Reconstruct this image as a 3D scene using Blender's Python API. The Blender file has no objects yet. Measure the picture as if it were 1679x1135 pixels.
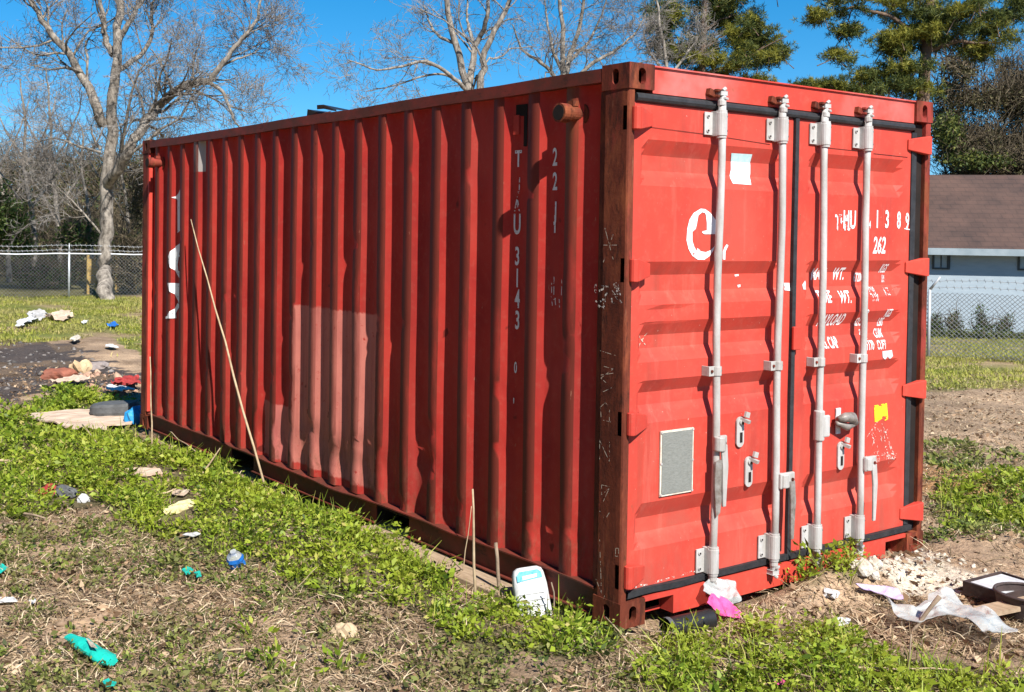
import bpy, bmesh, math, random
import numpy as np
from mathutils import Vector, Matrix

rad = math.radians
SC = bpy.context.scene
COL = SC.collection
rng = np.random.default_rng(7)
RND = random.Random(11)

# ------------------------------------------------------------------ camera
CAM_P = Vector((-3.648, -3.616, 1.810))
CAM_R = (1.5509, -0.0140, -0.5949)
FPX, PPX, PPY, PW, PH = 1820.94, 667.17, 415.23, 1679.0, 1135.0
cam_d = bpy.data.cameras.new("camera")
cam = bpy.data.objects.new("camera", cam_d)
COL.objects.link(cam)
cam.location = CAM_P
cam.rotation_euler = CAM_R
cam_d.sensor_fit = 'HORIZONTAL'
cam_d.sensor_width = 36.0
cam_d.lens = FPX / PW * 36.0
cam_d.shift_x = (PW / 2 - PPX) / PW
cam_d.shift_y = -(PH / 2 - PPY) / PW
cam_d.clip_start = 0.05
cam_d.clip_end = 3000
SC.camera = cam

# ------------------------------------------------------------------ light
SUN_EL, SUN_AZ = rad(44.5), rad(11.0)          # azimuth: from -Y towards -X
sdir = Vector((-math.sin(SUN_AZ) * math.cos(SUN_EL), -math.cos(SUN_AZ) * math.cos(SUN_EL), math.sin(SUN_EL)))
sun_d = bpy.data.lights.new("sun", 'SUN')
sun_d.energy = 5.0
sun_d.angle = rad(0.5)
sun_d.color = (1.0, 0.95, 0.87)
sun = bpy.data.objects.new("sun", sun_d)
COL.objects.link(sun)
sun.rotation_euler = sdir.to_track_quat('Z', 'Y').to_euler()
sun.location = (-5, -20, 25)
W = bpy.data.worlds.new("World")
SC.world = W
W.use_nodes = True
nt = W.node_tree
bg = nt.nodes["Background"]
sky = nt.nodes.new("ShaderNodeTexSky")
sky.sky_type = 'NISHITA'
sky.sun_disc = False
sky.sun_elevation = SUN_EL
sky.sun_rotation = math.atan2(sdir.x, sdir.y)
sky.altitude = 600
sky.air_density = 1.0
sky.dust_density = 0.0
sky.ozone_density = 5.0
# clear dry winter air: the deep blue of higher up reaches low, as on the photograph
tcw = nt.nodes.new("ShaderNodeTexCoord")
va = nt.nodes.new("ShaderNodeVectorMath")
va.operation = 'ADD'
va.inputs[1].default_value = (0, 0, 0.055)
hs = nt.nodes.new("ShaderNodeHueSaturation")
hs.inputs['Saturation'].default_value = 1.36
hs.inputs['Hue'].default_value = 0.492
nt.links.new(tcw.outputs['Generated'], va.inputs[0])
nt.links.new(va.outputs[0], sky.inputs[0])
nt.links.new(sky.outputs[0], hs.inputs['Color'])
nt.links.new(hs.outputs[0], bg.inputs[0])
bg.inputs[1].default_value = 0.085
SC.view_settings.view_transform = 'Standard'
SC.view_settings.look = 'None'
SC.view_settings.gamma = 1.0
SC.view_settings.exposure = 0.85
SC.cycles.max_bounces = 6
SC.cycles.transparent_max_bounces = 16

# ------------------------------------------------------------------ photo geometry helpers
CM = Matrix.LocRotScale(CAM_P, cam.rotation_euler, None)
CM3 = CM.to_3x3()


def ray(u, v):
    return CM3 @ Vector(((u - PPX) / FPX, -(v - PPY) / FPX, -1.0))


def at(u, v, d):
    return CAM_P + ray(u, v) * d


def on_side(u, v, x=0.03):
    r = ray(u, v)
    return CAM_P + r * ((x - CAM_P.x) / r.x)


def on_door(u, v, y=0.02):
    r = ray(u, v)
    return CAM_P + r * ((y - CAM_P.y) / r.y)


# ------------------------------------------------------------------ noise
def _h(ix, iy, s):
    n = (ix * 374761393 + iy * 668265263 + s * 1442695041) & 0x7fffffff
    n = ((n ^ (n >> 13)) * 1274126177) & 0x7fffffff
    return ((n ^ (n >> 16)) & 0xffff) / 65535.0


def vnoise(x, y, s=0):
    x = np.asarray(x, float)
    y = np.asarray(y, float)
    ix = np.floor(x).astype(np.int64)
    iy = np.floor(y).astype(np.int64)
    fx = x - ix
    fy = y - iy
    fx = fx * fx * (3 - 2 * fx)
    fy = fy * fy * (3 - 2 * fy)
    a = _h(ix, iy, s) * (1 - fx) + _h(ix + 1, iy, s) * fx
    b = _h(ix, iy + 1, s) * (1 - fx) + _h(ix + 1, iy + 1, s) * fx
    return a * (1 - fy) + b * fy


def fbm(x, y, s=0, o=4):
    t = 0
    a = 0.5
    for k in range(o):
        t = t + a * vnoise(x * 2 ** k, y * 2 ** k, s + k * 17)
        a *= 0.5
    return t


def sstep(a, b, x):
    t = np.clip((x - a) / (b - a), 0, 1)
    return t * t * (3 - 2 * t)


# ------------------------------------------------------------------ terrain height
def gz(x, y):
    x = np.asarray(x, float)
    y = np.asarray(y, float)
    dx, dy = x + 3.648, y + 3.616
    r = np.sqrt(dx * dx + dy * dy)
    azd = np.degrees(np.arctan2(dx, dy))
    w = sstep(33, 58, azd) * sstep(150, 100, azd)
    w2 = 1 - w
    z = -0.06 - w * 0.037 * np.clip(r - 11, 0, 24) - w2 * 0.006 * np.clip(r - 12, 0, 30)
    far = sstep(60, 20, r)
    z = z + (fbm(x * 0.9, y * 0.9, 3, 3) - 0.44) * 0.10 * far * sstep(0.0, 1.2, np.maximum(np.maximum(-x, x - 2.5), np.maximum(-y, y - 6.1)) + 0.25)
    z = z + (fbm(x * 5, y * 5, 9, 3) - 0.44) * 0.035 * far
    # lime heap by the right door corner, low ridge of dirt along the wall
    z = z + 0.17 * np.exp(-(((x - 2.75) / 0.6) ** 2 + ((y + 0.25) / 0.38) ** 2))
    z = z + 0.165 * np.exp(-(((x - 1.5) / 0.6) ** 2 + ((y + 0.13) / 0.13) ** 2))
    z = z + 0.10 * np.exp(-(((x - 4.4) / 0.6) ** 2 + ((y - 0.9) / 0.7) ** 2))
    z = z + 0.10 * np.exp(-(((x + 0.55) / 0.35) ** 2 + ((y - 2.6) / 1.9) ** 2))
    z = z + 0.06 * np.exp(-(((x + 0.32) / 0.3) ** 2 + ((y + 0.15) / 0.4) ** 2))
    return z


def gp(u, v, lift=0.0):
    r = ray(u, v)
    t = 1.0
    p = CAM_P + r * t
    lo = None
    for k in range(4000):
        q = CAM_P + r * t
        if q.z - float(gz(q.x, q.y)) <= 0:
            break
        lo = t
        t += 0.02 * max(1, t * 0.15)
    a, b = (lo or 0.5), t
    for k in range(20):
        m = (a + b) / 2
        q = CAM_P + r * m
        if q.z - float(gz(q.x, q.y)) <= 0:
            b = m
        else:
            a = m
    q = CAM_P + r * b
    return Vector((q.x, q.y, float(gz(q.x, q.y)) + lift))


def poly_w(px):
    return np.array([[gp(u, v).x, gp(u, v).y] for u, v in px])


def inpoly(P, x, y):
    x = np.asarray(x)
    c = np.zeros(x.shape, bool)
    n = len(P)
    j = n - 1
    for i in range(n):
        xi, yi = P[i]
        xj, yj = P[j]
        m = ((yi > y) != (yj > y))
        with np.errstate(divide='ignore', invalid='ignore'):
            t = (xj - xi) * (y - yi) / (yj - yi) + xi
        c ^= (m & (x < t))
        j = i
    return c


# ------------------------------------------------------------------ materials
def new_mat(name):
    m = bpy.data.materials.new(name)
    m.use_nodes = True
    return m, m.node_tree, m.node_tree.nodes["Principled BSDF"]


def N(t, typ, **kw):
    n = t.nodes.new(typ)
    for k, v in kw.items():
        if k == 'ins':
            for a, b in v.items():
                n.inputs[a].default_value = b
        else:
            setattr(n, k, v)
    return n


def ramp(t, fac, stops):
    r = t.nodes.new("ShaderNodeValToRGB")
    e = r.color_ramp.elements
    e[0].position, e[0].color = stops[0][0], (*stops[0][1], 1)
    e[1].position, e[1].color = stops[-1][0], (*stops[-1][1], 1)
    for p, c in stops[1:-1]:
        q = e.new(p)
        q.color = (*c, 1)
    t.links.new(fac, r.inputs[0])
    return r


def mix(t, fac, a, b, typ='MIX'):
    m = t.nodes.new("ShaderNodeMix")
    m.data_type = 'RGBA'
    m.blend_type = typ
    for s, val in ((0, fac), (6, a), (7, b)):
        if isinstance(val, (int, float)):
            m.inputs[s].default_value = val
        elif isinstance(val, tuple):
            m.inputs[s].default_value = (*val, 1)
        else:
            t.links.new(val, m.inputs[s])
    return m.outputs[2]


def noise(t, scale, detail=4, rough=0.6, vec=None, stretch=None):
    tc = t.nodes.new("ShaderNodeTexCoord")
    out = tc.outputs['Object']
    if stretch:
        mp = t.nodes.new("ShaderNodeMapping")
        mp.inputs['Scale'].default_value = stretch
        t.links.new(out, mp.inputs[0])
        out = mp.outputs[0]
    n = t.nodes.new("ShaderNodeTexNoise")
    n.inputs['Scale'].default_value = scale
    n.inputs['Detail'].default_value = detail
    n.inputs['Roughness'].default_value = rough
    t.links.new(out, n.inputs['Vector'])
    return n.outputs['Fac']


def thresh(t, val, a, b):
    m = t.nodes.new("ShaderNodeMapRange")
    m.inputs[1].default_value = a
    m.inputs[2].default_value = b
    m.clamp = True
    t.links.new(val, m.inputs[0])
    return m.outputs[0]


def mul(t, a, b, op='MULTIPLY'):
    m = t.nodes.new("ShaderNodeMath")
    m.operation = op
    for i, v in enumerate((a, b)):
        if isinstance(v, (int, float)):
            m.inputs[i].default_value = v
        else:
            t.links.new(v, m.inputs[i])
    return m.outputs[0]


def bump(t, bs, h, strength=0.3, dist=0.01):
    b = t.nodes.new("ShaderNodeBump")
    b.inputs['Strength'].default_value = strength
    b.inputs['Distance'].default_value = dist
    t.links.new(h, b.inputs['Height'])
    t.links.new(b.outputs[0], bs.inputs['Normal'])


def simple(name, c1, c2=None, scale=6, rough=0.7, metal=0.0, bmp=0.0, spec=0.3, stretch=None, bscale=None):
    m, t, b = new_mat(name)
    c2 = c2 or tuple(x * 0.7 for x in c1)
    n = noise(t, scale, 5, 0.65, stretch=stretch)
    r = ramp(t, n, [(0.32, c2), (0.66, c1)])
    t.links.new(r.outputs[0], b.inputs['Base Color'])
    b.inputs['Roughness'].default_value = rough
    b.inputs['Metallic'].default_value = metal
    b.inputs['Specular IOR Level'].default_value = spec
    if bmp:
        bump(t, b, noise(t, bscale or scale * 4, 4), bmp)
    return m


def leafy(name, stops, transl=0.3, rough=0.6, tint=None):
    m, t, b = new_mat(name)
    g = t.nodes.new("ShaderNodeNewGeometry")
    r = ramp(t, g.outputs['Random Per Island'], stops)
    c = r.outputs[0]
    if tint:
        c = mix(t, mul(t, thresh(t, noise(t, tint[1], 4, 0.65), 0.42, 0.62), tint[2]), c, tint[0])
    t.links.new(c, b.inputs['Base Color'])
    b.inputs['Roughness'].default_value = rough
    b.inputs['Specular IOR Level'].default_value = 0.25
    if transl:
        tr = t.nodes.new("ShaderNodeBsdfTranslucent")
        t.links.new(c, tr.inputs[0])
        ms = t.nodes.new("ShaderNodeMixShader")
        ms.inputs[0].default_value = transl
        t.links.new(b.outputs[0], ms.inputs[1])
        t.links.new(tr.outputs[0], ms.inputs[2])
        t.links.new(ms.outputs[0], t.nodes['Material Output'].inputs[0])
    return m


RED = (0.50, 0.052, 0.034)


def red_paint(name, kind):
    """weathered red container paint; kind: side, door, frame"""
    m, t, b = new_mat(name)
    big = noise(t, 1.6, 4, 0.6)
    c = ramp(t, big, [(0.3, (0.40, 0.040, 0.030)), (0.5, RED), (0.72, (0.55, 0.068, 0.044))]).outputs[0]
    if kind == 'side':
        c = ramp(t, big, [(0.3, (0.33, 0.026, 0.024)), (0.5, (0.43, 0.036, 0.028)), (0.72, (0.50, 0.052, 0.038))]).outputs[0]  # darker than the door red, so the side's shade sits in the paint
        chalk = thresh(t, noise(t, 3.0, 5, 0.65, stretch=(1, 1, 0.2)), 0.50, 0.72)
        c = mix(t, mul(t, chalk, 0.28), c, (0.48, 0.12, 0.095))
    streak = noise(t, 9, 4, 0.6, stretch=(1, 1, 0.06))
    c = mix(t, mul(t, thresh(t, streak, 0.5, 0.8), 0.45), c, (0.22, 0.045, 0.035))
    dust = noise(t, 26, 5, 0.7)
    c = mix(t, mul(t, thresh(t, dust, 0.52, 0.8), 0.35), c, (0.45, 0.13, 0.09))
    tc = t.nodes.new("ShaderNodeTexCoord")
    sp = t.nodes.new("ShaderNodeSeparateXYZ")
    t.links.new(tc.outputs['Object'], sp.inputs[0])
    X, Y, Z = sp.outputs

    jn = mul(t, noise(t, 16, 4, 0.7), -0.5, 'ADD')
    Yj = mul(t, Y, mul(t, jn, 0.05), 'ADD')
    Zj = mul(t, Z, mul(t, jn, 0.05), 'ADD')

    def band(val, lo, hi, soft=0.004):
        a = thresh(t, val, lo - soft, lo + soft)
        e = thresh(t, val, hi + soft, hi - soft)
        return mul(t, a, e)
    if kind == 'side':
        # repainted pink-grey rectangles
        p1 = mul(t, band(Yj, 2.11, 3.19), band(Zj, 0.20, 1.29, 0.006))
        p2 = mul(t, band(Yj, 3.19, 3.67), band(Zj, 0.17, 0.56, 0.006))
        p1 = mul(t, p1, thresh(t, noise(t, 22, 5, 0.75), 0.30, 0.40))
        pn = thresh(t, noise(t, 5, 4), 0.25, 0.75)
        pink = mix(t, pn, (0.60, 0.20, 0.155), (0.48, 0.15, 0.12))
        pst = thresh(t, noise(t, 20, 5, 0.7, stretch=(1, 1, 0.08)), 0.48, 0.68)
        pink = mix(t, mul(t, pst, 0.55), pink, (0.36, 0.085, 0.07))
        c = mix(t, p1, c, pink)
        c = mix(t, p2, c, mix(t, 0.35, pink, (0.55, 0.12, 0.12)))
        wp = mul(t, band(Y, 4.76, 4.93), band(Z, 2.27, 2.52))
        c = mix(t, wp, c, (0.40, 0.36, 0.34))
        # rub wear on the outer ribs: rusty brown, darkened to imitate the grazing sun
        outer = thresh(t, X, 0.0165, 0.0140)
        wear = thresh(t, noise(t, 7, 5, 0.7, stretch=(1, 1, 0.25)), 0.16, 0.5)
        wk = mul(t, mul(t, p1, -0.35), 0.9, 'ADD')
        c = mix(t, mul(t, mul(t, outer, wear), wk), c, (0.125, 0.028, 0.019))
        mud = mul(t, thresh(t, Z, 0.60, 0.15), thresh(t, noise(t, 18, 6, 0.8, stretch=(1, 1, 0.6)), 0.50, 0.72))
        c = mix(t, mul(t, mud, 0.45), c, (0.30, 0.17, 0.11))
        dent_shade = thresh(t, noise(t, 8.5, 2, 0.4), 0.735, 0.765)  # dark dots painted as the shading of small dents
        c = mix(t, mul(t, dent_shade, 0.75), c, (0.09, 0.02, 0.016))
        nick = thresh(t, noise(t, 34, 4, 0.7, stretch=(1, 1, 0.3)), 0.70, 0.74)
        c = mix(t, mul(t, nick, 0.6), c, (0.42, 0.20, 0.13))
        low = thresh(t, Z, 0.55, 0.12)
        rust = thresh(t, noise(t, 14, 6, 0.75, stretch=(1, 1, 0.5)), 0.52, 0.66)
        c = mix(t, mul(t, mul(t, low, rust), 0.75), c, (0.16, 0.065, 0.035))
        # rust runs below the two vents
        for yy in (0.395, 5.78):
            rv = mul(t, band(Y, yy - 0.05, yy + 0.06, 0.02), thresh(t, Z, 1.6, 2.3))
            rv = mul(t, rv, thresh(t, noise(t, 10, 4, 0.6, stretch=(1, 1, 0.1)), 0.3, 0.6))
            c = mix(t, mul(t, rv, 0.8), c, (0.20, 0.075, 0.035))
    if kind == 'door':
        fade = thresh(t, noise(t, 2.3, 3, 0.5), 0.45, 0.7)
        c = mix(t, mul(t, fade, 0.35), c, (0.56, 0.085, 0.065))
        low = thresh(t, Z, 0.9, 0.1)
        dirt = thresh(t, noise(t, 11, 5, 0.7, stretch=(1, 1, 0.3)), 0.42, 0.68)
        c = mix(t, mul(t, mul(t, low, dirt), 0.5), c, (0.34, 0.10, 0.07))
        chips = thresh(t, noise(t, 60, 3, 0.6), 0.72, 0.75)
        c = mix(t, mul(t, chips, 0.7), c, (0.62, 0.42, 0.36))
        deep = thresh(t, Y, 0.040, 0.052)
        grime = thresh(t, noise(t, 6, 5, 0.7, stretch=(0.5, 1, 1)), 0.40, 0.66)
        c = mix(t, mul(t, mul(t, deep, grime), 0.32), c, (0.33, 0.12, 0.085))
        runs = thresh(t, noise(t, 13, 5, 0.65, stretch=(1, 1, 0.05)), 0.56, 0.72)
        c = mix(t, mul(t, runs, 0.38), c, (0.27, 0.055, 0.035))
        pale = thresh(t, noise(t, 10, 5, 0.7, stretch=(1, 1, 0.09)), 0.58, 0.75)
        c = mix(t, mul(t, pale, 0.30), c, (0.62, 0.20, 0.15))
        for xe in (0.075, 1.19, 1.255, 2.245):
            ed = mul(t, band(X, xe - 0.03, xe + 0.03, 0.02), thresh(t, noise(t, 24, 6, 0.75, stretch=(1, 1, 0.4)), 0.54, 0.66))
            c = mix(t, mul(t, ed, 0.6), c, (0.20, 0.07, 0.04))
        rub = mul(t, mul(t, band(X, 0.50, 0.92, 0.1), band(Z, 1.72, 2.05, 0.08)), 0.3)
        c = mix(t, rub, c, (0.36, 0.10, 0.075))
    if kind == 'rail':
        ru = thresh(t, noise(t, 6, 6, 0.75, stretch=(1, 0.7, 1)), 0.25, 0.58)
        chip = thresh(t, noise(t, 17, 6, 0.8, stretch=(1, 0.5, 1)), 0.56, 0.64)
        c = mix(t, mul(t, ru, 0.9), mix(t, 0.7, c, (0.14, 0.026, 0.019)), (0.085, 0.030, 0.019))
        c = mix(t, mul(t, chip, 0.7), c, (0.04, 0.015, 0.011))
    if kind == 'header':
        fd = mul(t, band(X, 0.15, 0.72, 0.12), thresh(t, noise(t, 4, 3), 0.3, 0.6))
        c = mix(t, mul(t, fd, 0.6), c, (0.60, 0.22, 0.20))
        fd = mul(t, band(X, 1.6, 2.3, 0.2), thresh(t, noise(t, 5, 3), 0.35, 0.6))
        c = mix(t, mul(t, fd, 0.5), c, (0.62, 0.20, 0.18))
        ru = thresh(t, noise(t, 12, 6, 0.75), 0.58, 0.68)
        c = mix(t, mul(t, ru, 0.6), c, (0.25, 0.07, 0.04))
    t.links.new(c, b.inputs['Base Color'])
    b.inputs['Roughness'].default_value = 0.6
    b.inputs['Specular IOR Level'].default_value = 0.12 if kind == 'side' else 0.22
    bump(t, b, noise(t, 9, 5, 0.6), 0.12 if kind == 'side' else 0.25, 0.006)
    return m


def rust_mat(name, red_amt):
    m, t, b = new_mat(name)
    n1 = noise(t, 5, 6, 0.72, stretch=(1, 1, 0.35))
    c = ramp(t, n1, [(0.3, (0.055, 0.013, 0.008)), (0.5, (0.135, 0.030, 0.015)), (0.72, (0.30, 0.085, 0.034))]).outputs[0]
    pm = thresh(t, noise(t, 3.2, 5, 0.7, stretch=(1, 1, 0.4)), 0.62 - red_amt * 0.3, 0.72 - red_amt * 0.3)
    c = mix(t, pm, c, (0.26, 0.038, 0.028))
    dk = thresh(t, noise(t, 11, 6, 0.8, stretch=(1, 1, 0.3)), 0.52, 0.62)
    c = mix(t, mul(t, dk, 0.75), c, (0.035, 0.012, 0.008))
    sc = thresh(t, noise(t, 40, 4, 0.7, stretch=(1, 1, 0.15)), 0.62, 0.72)
    c = mix(t, mul(t, sc, 0.3), c, (0.36, 0.17, 0.10))
    t.links.new(c, b.inputs['Base Color'])
    b.inputs['Roughness'].default_value = 0.75
    b.inputs['Specular IOR Level'].default_value = 0.2
    bump(t, b, noise(t, 50, 5, 0.7), 0.4, 0.004)
    return m


def worn_paint(name, col, amount=0.5, scale=30):
    m, t, b = new_mat(name)
    b.inputs['Base Color'].default_value = (*col, 1)
    b.inputs['Roughness'].default_value = 0.7
    tr = t.nodes.new("ShaderNodeBsdfTransparent")
    ms = t.nodes.new("ShaderNodeMixShader")
    n = noise(t, scale, 4, 0.65)
    f = thresh(t, n, 0.62 - amount * 0.3, 0.66 - amount * 0.3)
    t.links.new(f, ms.inputs[0])
    t.links.new(b.outputs[0], ms.inputs[1])
    t.links.new(tr.outputs[0], ms.inputs[2])
    t.links.new(ms.outputs[0], t.nodes['Material Output'].inputs[0])
    return m


M = {
    'side': red_paint('red_side_paint_shaded', 'side'),
    'door': red_paint('red_door_paint', 'door'),
    'red': red_paint('red_frame_paint', 'frame'),
    'rail': red_paint('red_rail_paint', 'rail'),
    'header': red_paint('red_header_paint', 'header'),
    'rust': rust_mat('rusty_steel', 0.28),
    'rust_red': rust_mat('rusty_red_steel', 0.5),
    'galv': simple('dull_galvanised', (0.47, 0.46, 0.45), (0.31, 0.29, 0.265), 12, 0.5, 0.0, 0.15, 0.4, (1, 1, 0.3)),
    'galv_dark': simple('dark_galvanised', (0.30, 0.28, 0.26), (0.14, 0.11, 0.09), 22, 0.5, 0.2, 0.2, 0.4),
    'gasket': simple('black_rubber_gasket', (0.035, 0.036, 0.04), (0.018, 0.018, 0.02), 18, 0.6, 0, 0.2, 0.3),
    'black': simple('black_plastic', (0.02, 0.02, 0.022), (0.01, 0.01, 0.01), 10, 0.4, 0, 0.1, 0.4),
    'dark': simple('void_shade_black', (0.02, 0.012, 0.01), (0.008, 0.006, 0.005), 10, 0.9),  # near-black: puts shade into pockets, recesses and gaps; also bolts, seams, marks
    'white_letter': worn_paint('worn_white_lettering', (0.74, 0.73, 0.73), 0.04, 60),
    'white_faint': worn_paint('faint_white_lettering', (0.70, 0.66, 0.66), 0.42, 45),
    'white_logo': worn_paint('white_logo_paint', (0.80, 0.82, 0.84), 0.02, 25),
    'scratch': worn_paint('pale_scratches', (0.52, 0.42, 0.33), 0.45, 40),
    'smear': worn_paint('pale_smear', (0.66, 0.60, 0.54), 0.62, 90),
    'white': simple('white_plastic', (0.62, 0.63, 0.64), (0.42, 0.42, 0.42), 20, 0.5),
    'plate': simple('grey_data_plate', (0.24, 0.245, 0.225), (0.15, 0.155, 0.14), 60, 0.5, 0, 0.15, 0.4, (1, 1, 5)),
    'plate_rim': simple('cream_plate_border', (0.72, 0.68, 0.58), (0.5, 0.42, 0.34), 25, 0.6),
    'yellow': worn_paint('yellow_sticker', (0.82, 0.60, 0.015), 0.28, 22),
    'teal': simple('teal_plastic', (0.015, 0.48, 0.38), (0.01, 0.33, 0.27), 12, 0.4, 0, 0.3),
    'blue': simple('blue_plastic', (0.02, 0.16, 0.52), (0.01, 0.10, 0.36), 14, 0.35, 0, 0.3),
    'skyblue': simple('sky_blue_plastic', (0.03, 0.30, 0.62), (0.02, 0.2, 0.45), 14, 0.4),
    'pink': simple('pink_plastic', (0.72, 0.10, 0.30), (0.50, 0.06, 0.2), 20, 0.6, 0, 0.3),
    'lav': simple('lavender_paper', (0.56, 0.44, 0.64), (0.40, 0.31, 0.50), 16, 0.7, 0, 0.3),
    'wood': simple('weathered_plank', (0.42, 0.31, 0.21), (0.26, 0.18, 0.115), 7, 0.85, 0, 0.4, 0.2, (6, 1, 6)),
    'pale_wood': simple('bleached_board', (0.58, 0.46, 0.36), (0.40, 0.28, 0.20), 5, 0.85, 0, 0.4, 0.2, (1, 4, 1)),
    'straw': simple('dry_straw', (0.48, 0.37, 0.24), (0.28, 0.20, 0.12), 14, 0.8),
    'stick': simple('grey_brown_stick', (0.32, 0.24, 0.17), (0.18, 0.13, 0.09), 14, 0.85, 0, 0.3),
    'tyre': simple('grey_rubber', (0.11, 0.115, 0.12), (0.06, 0.062, 0.065), 14, 0.75, 0, 0.3),
    'redcloth': simple('red_cloth', (0.38, 0.045, 0.04), (0.22, 0.025, 0.025), 14, 0.85, 0, 0.4),
    'brown': simple('dark_brown_board', (0.075, 0.05, 0.045), (0.04, 0.028, 0.025), 9, 0.6, 0, 0.3),
    'lime': simple('white_lime_rubble', (0.64, 0.60, 0.52), (0.33, 0.27, 0.20), 16, 0.95, 0, 1.0),
    'foam': simple('cream_foam', (0.70, 0.63, 0.34), (0.50, 0.42, 0.22), 22, 0.9, 0, 0.6),
    'bark': simple('grey_bark', (0.33, 0.29, 0.245), (0.05, 0.042, 0.035), 9, 0.9, 0, 1.0, 0.2, (1, 1, 0.55), 22),
    'twig': simple('pale_twigs', (0.34, 0.31, 0.28), (0.08, 0.066, 0.055), 2, 0.85),
    'twig_dark': simple('brown_twigs', (0.16, 0.125, 0.08), (0.05, 0.038, 0.024), 2, 0.85),
    'pine_bark': simple('pine_bark', (0.17, 0.115, 0.08), (0.07, 0.045, 0.03), 7, 0.9, 0, 0.6),
    'netting': simple('dull_wire_netting', (0.24, 0.25, 0.26), (0.16, 0.17, 0.18), 12, 0.6, 0.2),
    'fence': simple('galvanised_fence', (0.50, 0.52, 0.54), (0.36, 0.38, 0.40), 12, 0.45, 0.3),
}
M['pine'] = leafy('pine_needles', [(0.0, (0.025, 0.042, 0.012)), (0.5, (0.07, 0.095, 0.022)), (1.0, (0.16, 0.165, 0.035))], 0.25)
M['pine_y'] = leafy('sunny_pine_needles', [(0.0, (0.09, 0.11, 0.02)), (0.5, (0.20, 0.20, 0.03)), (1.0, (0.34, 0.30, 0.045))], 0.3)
M['evergreen'] = leafy('evergreen_leaves', [(0.0, (0.02, 0.045, 0.012)), (0.6, (0.06, 0.10, 0.022)), (1.0, (0.13, 0.16, 0.04))], 0.3)
M['olive'] = leafy('olive_brush_leaves', [(0.0, (0.03, 0.03, 0.015)), (0.6, (0.085, 0.08, 0.032)), (1.0, (0.20, 0.165, 0.085))], 0.3)
M['weed'] = leafy('weed_leaves', [(0.0, (0.045, 0.085, 0.010)), (0.4, (0.17, 0.26, 0.020)), (0.8, (0.32, 0.41, 0.04)), (0.93, (0.44, 0.47, 0.09)), (1.0, (0.50, 0.38, 0.16))], 0.35, 0.5, ((0.33, 0.37, 0.035), 2.2, 0.55))
M['weed_dark'] = leafy('dull_weed_leaves', [(0.0, (0.03, 0.05, 0.015)), (0.5, (0.12, 0.17, 0.03)), (1.0, (0.30, 0.33, 0.07))], 0.3, 0.6, ((0.24, 0.19, 0.09), 2.6, 0.55))
M['lawn'] = leafy('lawn_blades', [(0.0, (0.14, 0.17, 0.02)), (0.5, (0.31, 0.34, 0.04)), (0.9, (0.46, 0.42, 0.10)), (1.0, (0.60, 0.48, 0.24))], 0.3, 0.6, ((0.36, 0.30, 0.13), 0.9, 0.7))
M['dry'] = leafy('dry_grass_blades', [(0.0, (0.05, 0.04, 0.02)), (0.25, (0.16, 0.12, 0.06)), (0.5, (0.36, 0.25, 0.15)), (0.75, (0.52, 0.39, 0.25)), (1.0, (0.72, 0.60, 0.42))], 0.2)
m, t, b = new_mat('clear_sheet')
b.inputs['Base Color'].default_value = (0.55, 0.57, 0.56, 1)
b.inputs['Roughness'].default_value = 0.22
b.inputs['Specular IOR Level'].default_value = 0.6
tr = t.nodes.new("ShaderNodeBsdfTransparent")
ms = t.nodes.new("ShaderNodeMixShader")
ms.inputs[0].default_value = 0.50
t.links.new(tr.outputs[0], ms.inputs[1])
t.links.new(b.outputs[0], ms.inputs[2])
t.links.new(ms.outputs[0], t.nodes['Material Output'].inputs[0])
bump(t, b, noise(t, 12, 4), 0.6, 0.02)
M['clear'] = m


# ------------------------------------------------------------------ object helpers
def tag(o, label=None, cat=None, group=None, kind=None):
    if label:
        o['label'] = label
    if cat:
        o['category'] = cat
    if group:
        o['group'] = group
    if kind:
        o['kind'] = kind
    return o


def empty(name, loc, label, cat, group=None):
    o = bpy.data.objects.new(name, None)
    o.empty_display_size = 0.2
    COL.objects.link(o)
    o.location = loc
    return tag(o, label, cat, group)


def link_mesh(name, me, m, parent=None, org=(0, 0, 0)):
    o = bpy.data.objects.new(name, me)
    COL.objects.link(o)
    for mm in (m if isinstance(m, (list, tuple)) else [m]):
        me.materials.append(mm)
    if parent is not None:
        o.parent = parent
    else:
        o.location = org
    return o


def np_mesh(name, V, F, m, parent=None, org=(0, 0, 0), smooth=False, midx=None):
    """V (n,3), F (k,3|4) integer array"""
    V = np.asarray(V, np.float32).reshape(-1, 3) - np.asarray(org, np.float32)
    F = np.asarray(F, np.int32)
    me = bpy.data.meshes.new(name)
    k = F.shape[1]
    me.vertices.add(len(V))
    me.vertices.foreach_set('co', V.ravel())
    me.loops.add(F.size)
    me.loops.foreach_set('vertex_index', F.ravel())
    me.polygons.add(len(F))
    me.polygons.foreach_set('loop_start', np.arange(0, F.size, k, dtype=np.int32))
    if smooth:
        me.polygons.foreach_set('use_smooth', np.ones(len(F), bool))
    o = link_mesh(name, me, m, parent, org)
    if midx is not None:
        me.polygons.foreach_set('material_index', np.asarray(midx, np.int32))
    me.update(calc_edges=True)
    return o


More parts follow.
